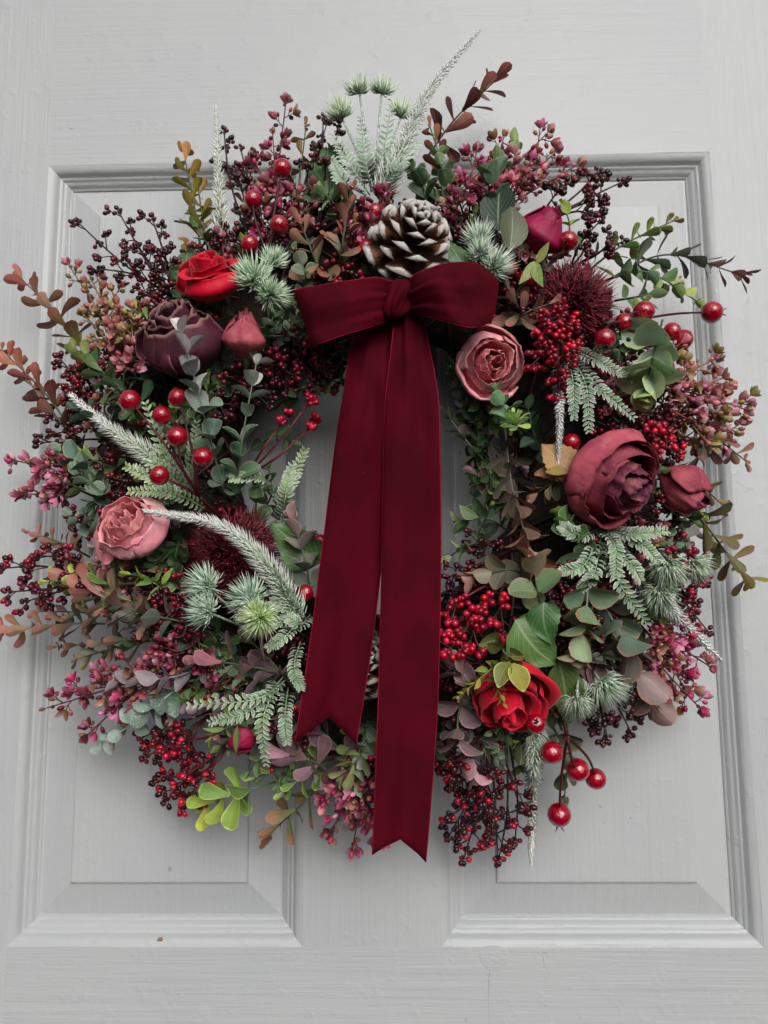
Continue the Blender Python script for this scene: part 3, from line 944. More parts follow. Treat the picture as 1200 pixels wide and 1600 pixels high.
def thistle(name, label, x, y, r, dr, lift=0.0, n=2400):
    c = P(x, y, D(x, y) + lift)
    s = mpp(D(x, y) + lift)
    ax = Vector((dr[0], -dr[2], -dr[1])).normalized()
    t, a, b = frame_of(ax, Vector((.2, -.9, .3)))
    r *= s
    c0 = c - ax * r * .5
    st = MB()
    st.tube([c0 - ax * r * .9, c0 - ax * r * .5], 5 * s, 9 * s, 8, lin((50, 14, 20)))
    st.tube([c0 - ax * r * .5, c0 - ax * r * .3, c0, c0 + ax * r * .3, c0 + ax * r * .45], r * .5, r * .18, 10, lin((44, 6, 14)))
    o = part(name, st, M['stem'], wreath, c0, label=label)
    nb = MB()
    for i in range(n):
        z = 1 - (i + .5) / n * 1.25
        ph = i * 2.39996
        q = math.sqrt(max(0, 1 - z * z))
        d = t * z + (a * math.cos(ph) + b * math.sin(ph)) * q
        w = Vector((U(-1, 1), U(-1, 1), U(-1, 1)))
        L = r * U(.45, .78)
        col = jit(rng.choice(((80, 5, 22), (100, 8, 28), (56, 4, 16), (116, 12, 34))), .01, .1, .2)
        nb.spike(c0 + d * r * .42, (d + w * .32) * L, 1.15 * s, mixc(col, (0, 0, 0), .5), jit((176, 52, 74)) if rng.random() < .13 else col, (d * .6 + w * .06) * L)  # a few filaments get pale tips: glints painted into the colour
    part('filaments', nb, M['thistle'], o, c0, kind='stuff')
    return o

SCALE = []
def pine_cone(name, label, x, y, r, dr, h=1.15, n=50, lift=0.0):
    """open cone: thick woody scales in a spiral, white-tipped"""
    if not SCALE:
        for k in range(4):
            rr = random.Random(k + 3)
            V, UV = [], []
            prof = [(0, .16, .05), (.4, .34, .06), (.72, .52, .09), (.9, .50, .13), (1.0, .30, .10)]
            bend = rr.uniform(.15, .4)
            for v, w, th in prof:
                for u, zz in ((-1, 0), (0, 1), (1, 0), (0, -1)):
                    V.append((u * w * rr.uniform(.92, 1.06), v, zz * th + bend * v * v + (-.05 if u else 0))); UV.append((.5 + u * .5, v))
            F = []
            for j in range(4):
                for i in range(4): F.append((j * 4 + i, j * 4 + (i + 1) % 4, j * 4 + 4 + (i + 1) % 4, j * 4 + 4 + i))
            F += [(3, 2, 1, 0), (16, 17, 18, 19)]
            mb = MB(); mb.add(V, F, (1, 1, 1), UV)
            SCALE.append(mb.mesh('scale', M['cone'], smooth=True))
    c = P(x, y, D(x, y) + lift)
    s = mpp(D(x, y) + lift)
    r *= s
    ax = Vector((dr[0], -dr[2], -dr[1])).normalized()
    t, a, b = frame_of(ax, Vector((.2, -.9, .3)))
    H = r * h * 1.5
    b0 = c - t * H * .5
    st = MB(); st.tube([b0, b0 + t * H * .4, b0 + t * H * .9], r * .35, r * .12, 8, lin((52, 32, 24)))
    o = part(name, st, M['stem'], wreath, b0, label=label)
    for i in range(n):
        k = i / (n - 1)
        ph = i * 2.39996
        sd = a * math.cos(ph) + b * math.sin(ph)
        el = -0.25 + 1.5 * k ** 1.1                                          # outward at the base, upright at the tip
        d = sd * math.cos(el) + t * math.sin(el)
        nn = t * math.cos(el) - sd * math.sin(el)
        L = r * (.95 - .50 * k ** 2) * U(.92, 1.08)
        if k < .15: L *= .75 + k * 1.6
        p = b0 + t * H * (.06 + .84 * k) + sd * r * .20 * (1 - k)
        xx = d.cross(nn).normalized()
        wv = L * U(.62, .74)
        m = Matrix(((xx.x * wv, d.x * L, nn.x * L * .8, p.x), (xx.y * wv, d.y * L, nn.y * L * .8, p.y), (xx.z * wv, d.z * L, nn.z * L * .8, p.z), (0, 0, 0, 1)))
        link('scale', SCALE[i % 4], o, m)
    return o

def rose(name, label, x, y, r, dr, mat, n=16, H=1.5, openness=0.5, lip=0.14, crinkle=0.05, lift=0.0, sepals=0, roll=0.0, bulge=1.0, droop=0.0, core=0.10, kp=.85, seed=1, sag=0.10, cl=.5, span_k=80, inner=(1, 1, 1)):
    """petals wrapped in a spiral round the axis; each petal a mesh of its own"""
    rr = random.Random(seed)
    c = P(x, y, D(x, y) + lift)
    s = mpp(D(x, y) + lift)
    r *= s
    ax = Vector((dr[0], -dr[2], -dr[1])).normalized()
    t, a, b = frame_of(ax, Vector((.2, -.9, .3)))
    h = r * H
    b0 = c - t * h * .55
    st = MB()
    st.tube([b0 - t * r * .6, b0 - t * r * .1, b0 + t * r * .12], r * .09, r * .3, 8, lin((70, 88, 52)))
    o = part(name, st, M['stem'], wreath, b0, label=label)
    NU, NV = 25, 16
    for i in range(n):
        k = i / (n - 1)
        rim = r * (core + (1 - core) * k ** kp) * rr.uniform(.94, 1.07)
        tilt = rr.uniform(-.2, .2) * (.3 + .7 * k)
        span = R(200 - span_k * k ** .7)
        th0 = roll + i * 2.39996 + rr.uniform(-.2, .2)
        top = h * (1 - (0.10 + .22 * openness) * k ** 1.6 + rr.uniform(-.05, .05))
        lp = lip * r * (k ** 1.2) * rr.choice((.1, .6, 1.2, 2.0)) * rr.uniform(.7, 1.3)
        dro = droop * max(0, k - .7) / .3
        off = rr.uniform(0, 50)
        V, UV = [], []
        for j in range(NV):
            v = j / (NV - 1)
            for q in range(NU):
                u = -1 + 2 * q / (NU - 1)
                ve = v * (1 - sag * abs(u) ** 2.6)
                body = math.sin(min(1, ve * 1.35 + .05) * math.pi / 2) ** .8
                bul = 1 + .16 * bulge * math.sin(math.pi * min(1, ve)) * k
                close = 1 - (1 - openness) * cl * (max(0, ve - .5) / .5) ** 1.3
                rad = rim * body * bul * close * (1 + .07 * u)
                z = top * ve ** 1.05
                if ve > .72:
                    f = ((ve - .72) / .28) ** 2
                    rad += lp * f; z -= lp * f * .55
                z -= dro * r * ve ** 2 * .5; rad += dro * r * ve ** 2 * .35
                th = th0 + u * span * (.45 + .55 * min(1, ve * 1.8 + .25)) * .5 * 1.05
                nz = noise.noise((u * 2.2 + off, v * 2.6, off)) * crinkle * r * (.3 + ve)
                nz2 = noise.noise((u * 6 + off, v * 4, off * 2)) * crinkle * .45 * r * ve
                crease = (1 - abs(noise.noise((u * 3.4 + off, v * 1.1 + off, 4.0))) * 3.0); nz2 += max(0, crease) ** 3 * crinkle * .9 * r * ve
                rad += nz + nz2; z += tilt * u * r * ve + noise.noise((u * 11 + off, 2, off)) * crinkle * .6 * r * ve ** 4; z += (noise.noise((u * 4 + off, 7, off)) * crinkle * 1.3 * r) * ve ** 3
                p = b0 + t * z + (a * math.cos(th) + b * math.sin(th)) * rad
                V.append(p); UV.append((.5 + u * .5, v))
        mb = MB(); mb.add(V, grid_faces(NU, NV), (1, 1, 1), UV)
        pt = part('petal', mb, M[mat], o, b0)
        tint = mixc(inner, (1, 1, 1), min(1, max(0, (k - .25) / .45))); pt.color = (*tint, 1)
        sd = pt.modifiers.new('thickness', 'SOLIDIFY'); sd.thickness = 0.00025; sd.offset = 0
    for w in range(sepals):
        ph = w * 2 * math.pi / sepals + .4
        sd = a * math.cos(ph) + b * math.sin(ph)
        leaf_at(o, b0 + sd * r * .25, t * .75 + sd * .8, t * .6 - sd, r * .95, 'lance', 'leaf', jit((104, 122, 56)), name='sepal')
    return o

def big_leaf(label, x0, y0, x1, y1, col, shape='ovate', mat='leaf_big', e0=0.0, e1=0.0, face=(0, 0, 1), wid=1.0, name='rose_leaf'):
    A = P(x0, y0, D(x0, y0) + e0 * .01); B_ = P(x1, y1, D(x1, y1) + e1 * .01)
    d = B_ - A
    n = Vector((face[0], -face[2], -face[1]))
    s = mpp(D(x0, y0))
    o = link(name, leaf_mesh(shape, mat, rng.randrange(6)), wreath, None, label=label, color=jit(col))
    L = d.length
    d.normalize(); xx = d.cross(n).normalized(); z = xx.cross(d)
    m = Matrix(((xx.x * L * wid, d.x * L, z.x * L, A.x - WO.x), (xx.y * L * wid, d.y * L, z.y * L, A.y - WO.y), (xx.z * L * wid, d.z * L, z.z * L, A.z - WO.z), (0, 0, 0, 1)))
    o.matrix_local = m
    return o

# ------------------------------------------------------------------ colours (sRGB)
CORAL, RUST, OLIVE, YGREEN = (186, 104, 92), (148, 84, 60), (134, 120, 46), (146, 160, 62)
GREEN, DGREEN, GREY, SILVER = (82, 116, 66), (46, 72, 48), (116, 138, 118), (158, 182, 166)
LILAC, PURPLE, MAUVE, BRONZE, BROWN = (160, 142, 148), (112, 80, 90), (172, 116, 124), (126, 102, 76), (98, 62, 50)
LIME, TEAL = (158, 186, 74), (76, 108, 88)
DARKSEED = [(50, 14, 20), (38, 12, 18), (74, 16, 26), (96, 18, 32)]
WINESEED = [(112, 10, 34), (80, 8, 26), (138, 14, 42), (54, 10, 20)]
REDSEED = [(180, 10, 44), (156, 8, 36), (198, 24, 56), (120, 8, 30)]
PINKS = [(172, 42, 94), (146, 28, 72), (202, 112, 146), (124, 32, 56), (168, 82, 90), (138, 96, 62)]
DUSTY = [(196, 116, 124), (176, 92, 100), (160, 104, 76), (206, 136, 156), (150, 70, 84)]
OLIVEPINK = [(150, 128, 62), (170, 108, 92), (196, 116, 132), (134, 124, 60), (164, 90, 84)]
FROST_A, FROST_B = (112, 146, 112), (206, 216, 206)

# ------------------------------------------------------------------ ring under the flowers
def ring():
    mb = MB(); nu, nv = 72, 16
    s = mpp(0.03)
    V = []
    for i in range(nu):
        a = 2 * math.pi * i / nu
        for j in range(nv):
            q = 2 * math.pi * j / nv
            w = 1 + .22 * noise.noise((math.cos(a) * 6, math.sin(a) * 6, j * .7))
            rr = (330 + 108 * math.cos(q) * w) * s
            V.append(WO + Vector((rr * math.cos(a), -0.034 - .030 * math.sin(q) * w, rr * math.sin(a))))
    F = [(i * nv + j, ((i + 1) % nu) * nv + j, ((i + 1) % nu) * nv + (j + 1) % nv, i * nv + (j + 1) % nv) for i in range(nu) for j in range(nv)]
    mb.add(V, F)
    o = part('ring_base', mb, M['moss'], wreath, WO, label='dark mossy ring that carries the flowers')
    for k in range(46):                                                       # vine twigs wound round it
        a0 = U(0, 6.28); ln = U(.6, 1.4); ph = U(0, 6.28); tb = MB(); C = []
        for i in range(16):
            a = a0 + ln * i / 15; q = ph + i * .22
            rr = (322 + 104 * math.cos(q)) * s
            C.append(WO + Vector((rr * math.cos(a), -0.034 - .034 * abs(math.sin(q)), rr * math.sin(a))))
        tb.tube(C, .0016, .0011, 5, jit(rng.choice(((52, 30, 26), (66, 26, 30), (40, 34, 24)))))
        part('twig', tb, M['stem'], o, C[0])
ring()

# ------------------------------------------------------------------ roses, buds, cones, thistles
rose('rose', 'bright red fabric rose near the top left of the bow', 326, 430, 50, (-.12, -.70, .70), 'petal_red', n=11, H=1.6, openness=.62, lip=.30, crinkle=.03, lift=.018, seed=4, roll=.6, span_k=90, sag=.14)
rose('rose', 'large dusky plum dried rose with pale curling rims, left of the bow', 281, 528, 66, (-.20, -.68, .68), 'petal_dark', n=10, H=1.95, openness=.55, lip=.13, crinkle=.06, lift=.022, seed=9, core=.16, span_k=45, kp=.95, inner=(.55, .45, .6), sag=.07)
rose('rose_bud', 'closed dried plum bud beside the dusky rose', 384, 520, 37, (.05, -.86, .45), 'petal_plum', n=6, H=2.1, openness=.12, lip=.03, crinkle=.13, lift=.020, seed=14, sepals=3, cl=.8, span_k=60)
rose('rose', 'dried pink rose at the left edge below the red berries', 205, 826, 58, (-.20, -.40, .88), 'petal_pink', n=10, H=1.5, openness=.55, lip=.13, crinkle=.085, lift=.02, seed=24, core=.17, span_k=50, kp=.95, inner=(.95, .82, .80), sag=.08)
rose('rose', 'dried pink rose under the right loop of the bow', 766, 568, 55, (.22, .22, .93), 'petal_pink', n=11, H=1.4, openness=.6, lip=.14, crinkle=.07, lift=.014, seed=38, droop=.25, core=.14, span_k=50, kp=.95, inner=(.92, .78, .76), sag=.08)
rose('rose_bud', 'magenta ranunculus bud behind the red thistle', 850, 357, 42, (.50, -.70, .50), 'petal_magenta', n=9, H=1.9, openness=.18, lip=.03, crinkle=.04, lift=.012, seed=41, sepals=4, cl=.7, inner=(.35, .3, .4))
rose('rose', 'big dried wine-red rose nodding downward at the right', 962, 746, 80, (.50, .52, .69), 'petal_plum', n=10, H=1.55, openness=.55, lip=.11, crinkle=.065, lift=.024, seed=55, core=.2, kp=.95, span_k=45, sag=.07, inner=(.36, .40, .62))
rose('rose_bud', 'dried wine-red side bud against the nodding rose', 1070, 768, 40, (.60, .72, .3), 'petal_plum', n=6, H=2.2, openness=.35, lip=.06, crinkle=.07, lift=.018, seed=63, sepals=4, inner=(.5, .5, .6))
rose('rose', 'bright red fabric rose facing down, lower right of the ribbon', 795, 1094, 60, (.02, .72, .66), 'petal_red', n=11, H=1.5, openness=.75, lip=.34, crinkle=.035, lift=.02, seed=71, span_k=95, sag=.16)
rose('rose_bud', 'small crimson bud with green sepals at the lower left', 372, 1160, 24, (-.1, .35, .8), 'petal_magenta', n=6, H=1.9, openness=.0, lip=.0, crinkle=.03, lift=.014, seed=81, cl=.95)
pine_cone('pine_cone', 'pine cone with white-tipped scales above the bow', 645, 374, 68, (.25, -.30, .90), h=.95, n=50, lift=.026)
pine_cone('pine_cone', 'second white-tipped pine cone half hidden between the ribbon tails', 566, 1035, 52, (.2, -.2, .9), n=44, lift=-.012)
thistle('thistle', 'dark red bristly thistle head at the upper right', 905, 463, 66, (.25, -.12, .9), lift=.012)
thistle('thistle', 'dark red bristly thistle head at the left under the frosted foxtail', 362, 858, 70, (.1, -.1, .95), lift=.0)

# ------------------------------------------------------------------ glossy berries
berry_spray('berry_spray', 'stem of glossy red berries at the top left', (430, 440), (418, 400), [(441, 263, 16, 1.2, 0), (396, 311, 16, 1.4, 0), (436, 351, 16, 2.0, 0), (390, 381, 15, 1.2, 0)], lift=.012)
berry_spray('berry_spray', 'stem of six glossy red berries left of the ribbon', (348, 812), (312, 776), [(203, 626, 17.5, 1.0, 0), (278, 621, 16.5, .8, 0), (253, 649, 16.5, .6, 0), (277, 682, 17, 1.8, 1), (317, 714, 16.5, 2.0, 0), (249, 743, 17, 1.6, 0)], lift=.026)
berry_spray('berry_spray', 'hanging stem of glossy red berries below the lower red rose', (868, 1090), (886, 1150), [(862, 1176, 16.5, .6, 0), (903, 1203, 17, 1.6, 0), (931, 1217, 17, 1.2, 0), (874, 1273, 17.5, 1.0, 1)], lift=.014)
berry_spray('berry_spray', 'glossy red berries reaching out past the right side', (930, 520), (952, 508), [(1006, 487, 17, 1.0, 0), (1112, 488, 18, 1.2, 1), (945, 530, 17, 1.8, 0), (1050, 518, 15, .4, 0), (1068, 530, 16, .6, 0), (975, 503, 14, .4, 0)], lift=.016)
for x, y, r, e, lb in ((888, 376, 17, 2.2, 'glossy red berry against the magenta bud'), (797, 420, 14, 1.4, 'glossy red berry right of the pine cone'), (822, 435, 15, 1.0, 'glossy red berry above the dusty sprig by the right loop'),
                       (893, 691, 15, 1.0, 'glossy red berry beside the dry brown leaf'), (837, 1131, 16, 3.2, 'glossy red berry under the lower red rose'), (500, 850, 16, 1.0, 'glossy red berry peeking out left of the ribbon'),
                       (478, 926, 13, 1.2, 'glossy red berry under the frosted foxtail'), (572, 388, 15, 1.2, 'glossy red berry left of the pine cone'), (586, 330, 13, .4, 'glossy red berry behind the pine cone')):
    berry_spray('berry_spray', lb, (x + 12, y + 22), (x + 6, y + 12), [(x, y, r, e, 0)])

# ------------------------------------------------------------------ frosted foxtails, ferns, pine tufts
foxtail('foxtail', 'upright frosted foxtail at the top left', [(345, 395), (343, 300), (337, 165)], 19, 4, (120, 140, 104), (196, 200, 184), n=760)
foxtail('foxtail', 'long frosted foxtail curving up past the top', [(592, 312), (628, 235), (672, 140), (752, 44)], 26, 4, (104, 140, 96), (176, 178, 176), lift=.02, n=900)
foxtail('foxtail', 'white frosted foxtail pointing to the upper left', [(300, 765), (232, 710), (165, 665), (95, 604)], 26, 5, (132, 158, 96), (232, 234, 230), lift=.016, n=800)
foxtail('foxtail', 'thick frosted foxtail arching over the left thistle', [(468, 965), (420, 888), (345, 822), (225, 798)], 26, 6, (84, 122, 66), (226, 230, 224), lift=.036, n=1100)
foxtail('foxtail', 'short white foxtail hanging above the dry brown leaf', [(872, 575), (875, 640), (872, 726)], 14, 4, (170, 180, 170), (214, 216, 214), lift=.026, n=380)
foxtail('foxtail', 'frosted foxtail pointing down to the right edge', [(1000, 905), (1050, 955), (1128, 1032)], 22, 4, (150, 166, 150), (222, 224, 222), lift=.012, n=560)
foxtail('foxtail', 'frosted foxtail hanging straight down at the lower right', [(836, 1120), (834, 1190), (832, 1260), (830, 1352)], 20, 4, (112, 146, 96), (206, 212, 204), lift=.012, n=800)
FR = [([(578, 305), (548, 260), (520, 212)], 'left'), ([(580, 300), (570, 245), (563, 185)], 'middle'), ([(585, 300), (600, 235), (612, 158)], 'middle'), ([(588, 305), (618, 265), (652, 225)], 'right'), ([(572, 305), (538, 285), (518, 250)], 'lowest')]
for q, w in FR: frond('fern_frond', f'frosted fern frond in the top tuft, {w} of the fan', q, 20, 17, (84, 116, 84), (150, 174, 150), lift=.02)
for q in ([(305, 790), (262, 720), (228, 632)], [(312, 790), (300, 730), (308, 662)], [(300, 780), (258, 735), (192, 690)], [(330, 800), (270, 770), (205, 768)], [(300, 775), (252, 752), (200, 730)]):
    frond('fern_frond', 'frosted fern frond fanning out among the left berries', q, 22, 15, (92, 132, 52), (150, 180, 104), lift=.016)
for q, lb in (([(432, 800), (450, 760), (476, 704)], 'frosted fern frond rising beside the open centre'), ([(432, 790), (410, 748), (362, 748)], 'frosted fern frond bending left beside the open centre'), ([(440, 820), (446, 775), (455, 730)], 'frosted fern frond against the door in the open centre')):
    frond('fern_frond', lb, q, 20, 15, (84, 124, 52), (140, 168, 96), lift=.012)
for q in ([(888, 545), (925, 560), (985, 592)], [(888, 548), (930, 600), (988, 652)], [(886, 550), (915, 600), (920, 672)], [(884, 552), (895, 595), (896, 652)]):
    frond('fern_frond', 'frosted fern frond drooping below the right thistle', q, 24, 14, (48, 86, 52), (110, 140, 100), lift=.024)
for q in ([(940, 825), (905, 835), (878, 822)], [(935, 830), (915, 880), (880, 892)], [(940, 830), (930, 890), (910, 918)], [(945, 835), (965, 905), (1010, 972)], [(950, 830), (1000, 850), (1030, 880)], [(940, 825), (985, 835), (1040, 830)], [(945, 830), (985, 880), (1000, 905)], [(935, 825), (960, 850), (962, 900)]):
    frond('fern_frond', 'frosted fern frond spreading below the nodding rose', q, 22, 15, (66, 104, 62), (130, 164, 104), lift=.02)
for q in ([(450, 1060), (400, 1092), (298, 1102)], [(440, 1060), (412, 1120), (416, 1192)], [(450, 1075), (445, 1120), (448, 1160)], [(450, 1050), (390, 1110), (330, 1128)], [(470, 960), (450, 990), (420, 1012)], [(470, 985), (440, 972), (405, 985)], [(470, 1000), (460, 1040), (470, 1075)], [(485, 960), (470, 975), (445, 960)], [(475, 940), (450, 950), (425, 940)]):
    frond('fern_frond', 'frosted fern frond left of the ribbon tails', q, 22, 14, (78, 118, 60), (132, 162, 110), lift=.018)
for q in ([(890, 1030), (905, 1070), (935, 1100)], [(895, 1030), (930, 1070), (985, 1090)], [(900, 1040), (960, 1060), (1000, 1075)]):
    frond('fern_frond', 'frosted fern frond at the lower right', q, 20, 13, (74, 96, 70), (140, 154, 136), lift=.008)
pom('pine_tuft', 'frosted umbrella-shaped pine tufts standing at the very top', (585, 300), [(560, 134, 25, .4, (-.1, -1, .3)), (597, 134, 25, .6, (.1, -1, .3)), (530, 172, 28, .8, (-.35, -.9, .4)), (630, 172, 25, .4, (.3, -.9, .3))], (112, 144, 92), (206, 220, 188), lift=.02, n=120, dome=.85)
pom('pine_tuft', 'frosted pine tufts beside the upper red rose', (402, 470), [(392, 422, 34, 1.6, (-.1, -.4, .8)), (430, 397, 24, 1.2, (.3, -.6, .6)), (428, 460, 30, 1.6, (.4, .2, .8))], (96, 138, 78), (196, 214, 186), lift=.028, n=190)
pom('pine_tuft', 'frosted pine tufts right of the pine cone', (735, 440), [(745, 362, 28, 1.0, (-.2, -.6, .7)), (752, 388, 24, 1.4, (0, -.4, .8)), (782, 408, 30, 1.2, (.5, -.3, .7))], (98, 130, 96), (200, 214, 198), lift=.02, n=170)
pom('pine_tuft', 'frosted pine tufts in the lower left under the thistle', (395, 985), [(312, 912, 33, 1.2, (-.4, -.2, .9)), (310, 950, 30, 1.4, (-.6, -.3, .7)), (385, 932, 34, 1.4, (-.1, -.2, .9))], (92, 132, 98), (206, 222, 208), lift=.03, n=180)
pom('pine_tuft', 'lime green pine tuft in the lower left', (420, 1000), [(400, 968, 31, 2.0, (-.1, .1, .9))], (128, 168, 60), (206, 224, 150), lift=.03, n=200)
pom('pine_tuft', 'drooping frosted pine tufts at the right edge', (1000, 850), [(1046, 897, 32, 1.4, (-.1, .75, .55)), (1090, 893, 29, 1.0, (.3, .8, .45)), (1032, 938, 30, 1.0, (-.1, .7, .6))], (104, 138, 92), (214, 226, 206), lift=.016, n=190, dome=1.1)
pom('pine_tuft', 'drooping frosted pine tufts at the lower right', (905, 1020), [(902, 1108, 27, 1.6, (-.05, .85, .5)), (952, 1086, 36, .8, (.35, .75, .5))], (100, 134, 92), (206, 218, 202), lift=.014, n=190, dome=1.05)

# ------------------------------------------------------------------ seed sprays
seed_spray('seed_spray', 'black-red seed spray fanning out at the upper left', (278, 470), [(122, 348), (185, 330), (238, 342), (160, 420), (215, 385), (250, 400)], DARKSEED, 4.2, 6, 5, 24, bare=.35)
seed_spray('seed_spray', 'dark seed spray behind the upright foxtail', (385, 370), [(350, 206), (376, 232), (362, 268), (395, 240)], DARKSEED, 4.2, 5, 5, 22)
seed_spray('seed_spray', 'dark seed spray left of the frosted top tuft', (478, 360), [(505, 184), (528, 196), (492, 235), (522, 245)], DARKSEED, 4.4, 5, 5, 22)
seed_spray('seed_spray', 'dark seed spray reaching out at the upper right', (850, 345), [(935, 270), (968, 286), (938, 312), (922, 335), (880, 290)], DARKSEED, 4.8, 4, 5, 20, lift=.008)
seed_spray('seed_spray', 'small dark seed spray right of the magenta bud', (890, 420), [(938, 345), (955, 372), (972, 378), (925, 372)], DARKSEED, 4.2, 3, 5, 16, lift=.012)
seed_spray('seed_spray', 'dense bright red seed spray hanging between the pink rose and the thistle', (868, 470), [(872, 614), (840, 566), (884, 545), (858, 540), (880, 580), (866, 500)], REDSEED, 4.6, 9, 5, 16, bare=.1, lift=.022)
seed_spray('seed_spray', 'wine red seed spray below the left loop of the bow', (440, 500), [(470, 560), (500, 600), (520, 560), (455, 600), (430, 580), (495, 530)], WINESEED, 4.6, 6, 5, 22, lift=-.005)
seed_spray('seed_spray', 'red berry twig reaching into the open centre', (385, 745), [(446, 652), (482, 628), (488, 662)], REDSEED, 5.2, 1, 6, 18, stem=(112, 34, 40), single=True, lift=.012, bare=.75)
seed_spray('seed_spray', 'wine red seed spray under the pine cone', (545, 440), [(560, 345), (590, 420), (530, 410), (510, 430), (560, 405)], WINESEED, 4.6, 5, 5, 20)
seed_spray('seed_spray', 'dark seed spray with red tips at the far left edge', (165, 905), [(4, 888), (14, 925), (62, 868), (40, 940), (100, 880), (110, 920)], WINESEED, 4.8, 6, 5, 20, lift=.006)
seed_spray('seed_spray', 'wine red seed spray between the lime sprig and the left pine tufts', (345, 985), [(265, 900), (285, 940), (250, 945), (270, 970), (300, 985), (330, 920)], WINESEED, 4.4, 6, 5, 18)
seed_spray('seed_spray', 'red and black seed spray hanging at the lower left', (365, 1150), [(228, 1182), (246, 1222), (286, 1262), (262, 1250), (300, 1215), (250, 1160)], REDSEED + DARKSEED[:2], 5.0, 5, 5, 20, stem=(84, 24, 30), single=False, lift=.006)
seed_spray('seed_spray', 'dark red seed spray above the hanging one at the lower left', (345, 1105), [(222, 1152), (248, 1185), (290, 1190), (265, 1150)], WINESEED, 4.6, 5, 5, 18)
seed_spray('seed_spray', 'dark seed twig sticking out at the left', (130, 690), [(62, 684), (95, 660)], DARKSEED, 4.6, 2, 4, 16)
seed_spray('seed_spray', 'wine red seed spray under the coral sprig at the left', (150, 620), [(92, 570), (118, 600), (130, 585), (105, 625)], WINESEED, 4.6, 5, 5, 18)
seed_spray('seed_spray', 'black-red seed mass above the nodding rose', (930, 650), [(1020, 640), (1060, 660), (1090, 690), (1000, 680), (1050, 700), (1085, 640)], DARKSEED, 4.4, 7, 5, 22)
seed_spray('seed_spray', 'red seed twig over the nodding rose', (985, 640), [(1042, 682), (1060, 705), (1030, 690)], REDSEED, 4.8, 4, 5, 16, lift=.012)
seed_spray('seed_spray', 'dark seed spray hanging at the right edge', (1010, 860), [(1075, 860), (1100, 905), (1085, 950), (1105, 985), (1060, 910)], WINESEED, 4.8, 5, 5, 20)
seed_spray('seed_spray', 'bright red seed spray right of the ribbon', (790, 900), [(702, 955), (735, 1000), (787, 985), (705, 1012), (740, 965), (700, 985)], REDSEED, 5.2, 3, 6, 20, stem=(92, 40, 44), lift=.02, single=True)
seed_spray('seed_spray', 'dark seed spray behind the open centre on the right', (800, 860), [(705, 900), (735, 850), (745, 905), (715, 930), (760, 880)], DARKSEED, 4.2, 5, 5, 20, lift=-.005)
seed_spray('seed_spray', 'long dark seed spray with red tips hanging at the bottom', (765, 1130), [(702, 1306), (725, 1340), (778, 1340), (742, 1290), (760, 1240), (720, 1240), (700, 1200)], DARKSEED + REDSEED[:1], 4.8, 8, 5, 22, lift=.006)
seed_spray('seed_spray', 'single hanging seed twig beside the straight foxtail', (790, 1130), [(812, 1258), (805, 1312), (780, 1340)], WINESEED, 5.0, 3, 5, 24, lift=.004)
seed_spray('seed_spray', 'dark seed spray under the lower right pine tufts', (930, 1050), [(948, 1150), (985, 1142), (1000, 1105), (1015, 1085), (935, 1130)], DARKSEED, 4.6, 4, 5, 20)
seed_spray('seed_spray', 'dark seed spray between the right eucalyptus stems', (900, 860), [(870, 920), (880, 965), (860, 900), (890, 940)], DARKSEED, 4.2, 6, 5, 18)
seed_spray('seed_spray', 'wine red seed spray beside the ribbon tail at the bottom', (640, 1150), [(570, 1250), (600, 1200), (640, 1260), (690, 1180), (560, 1190)], WINESEED, 4.6, 6, 5, 22, lift=-.01)
seed_spray('seed_spray', 'wine red seed spray right of the right loop of the bow', (800, 500), [(770, 480), (830, 470), (840, 500), (810, 450)], WINESEED, 4.4, 5, 5, 16)
seed_spray('seed_spray', 'wine red seeds beside the dusky rose', (330, 610), [(380, 590), (420, 620), (400, 560), (350, 640), (440, 560)], DARKSEED, 4.4, 5, 5, 18)

# ------------------------------------------------------------------ pink sedum
sedum('sedum_sprig', 'magenta sedum blossom behind the top left berries', (428, 400), [(447, 158), (426, 208), (398, 250), (470, 300), (405, 300), (505, 290)], PINKS, 12, 7, 22)
sedum('sedum_sprig', 'dense wine and pink sedum at the top right', (735, 360), [(745, 235), (720, 285), (765, 290), (700, 320), (770, 245)], PINKS, 12, 8, 22)
sedum('sedum_sprig', 'spreading pink sedum spray at the top right', (765, 340), [(788, 212), (858, 205), (905, 256), (835, 255), (870, 235), (812, 290)], PINKS + DUSTY[:1], 12, 7, 22)
sedum('sedum_sprig', 'olive and pink sedum at the upper left', (205, 575), [(106, 412), (140, 430), (175, 455), (130, 490), (165, 500), (205, 480)], OLIVEPINK, 11, 7, 22, stem=(134, 100, 72))
sedum('sedum_sprig', 'dusty pink sedum below the upper left sprigs', (215, 590), [(190, 520), (160, 545), (225, 545), (200, 560)], DUSTY, 12, 6, 20)
sedum('sedum_sprig', 'pink sedum sticking out at the far left', (135, 752), [(18, 718), (38, 772), (70, 722), (85, 765)], PINKS[:3] + DUSTY, 12, 6, 20)
sedum('sedum_sprig', 'bronze pink sedum at the right edge', (990, 600), [(1060, 545), (1120, 560), (1140, 600), (1165, 640), (1140, 690), (1090, 620), (1050, 600)], DUSTY + OLIVEPINK[:1], 12, 7, 24, stem=(150, 82, 72), lift=.01)
sedum('sedum_sprig', 'olive tipped sedum hanging at the right edge', (1060, 620), [(1168, 632), (1150, 675), (1120, 650), (1110, 700)], OLIVEPINK, 13, 6, 22, stem=(140, 96, 70), lift=.006)
sedum('sedum_sprig', 'magenta sedum at the lower right edge', (985, 960), [(1095, 1108), (1110, 1042), (1078, 1000), (1045, 1040), (1040, 1095), (1070, 1075)], PINKS, 12, 8, 24, lift=.006)
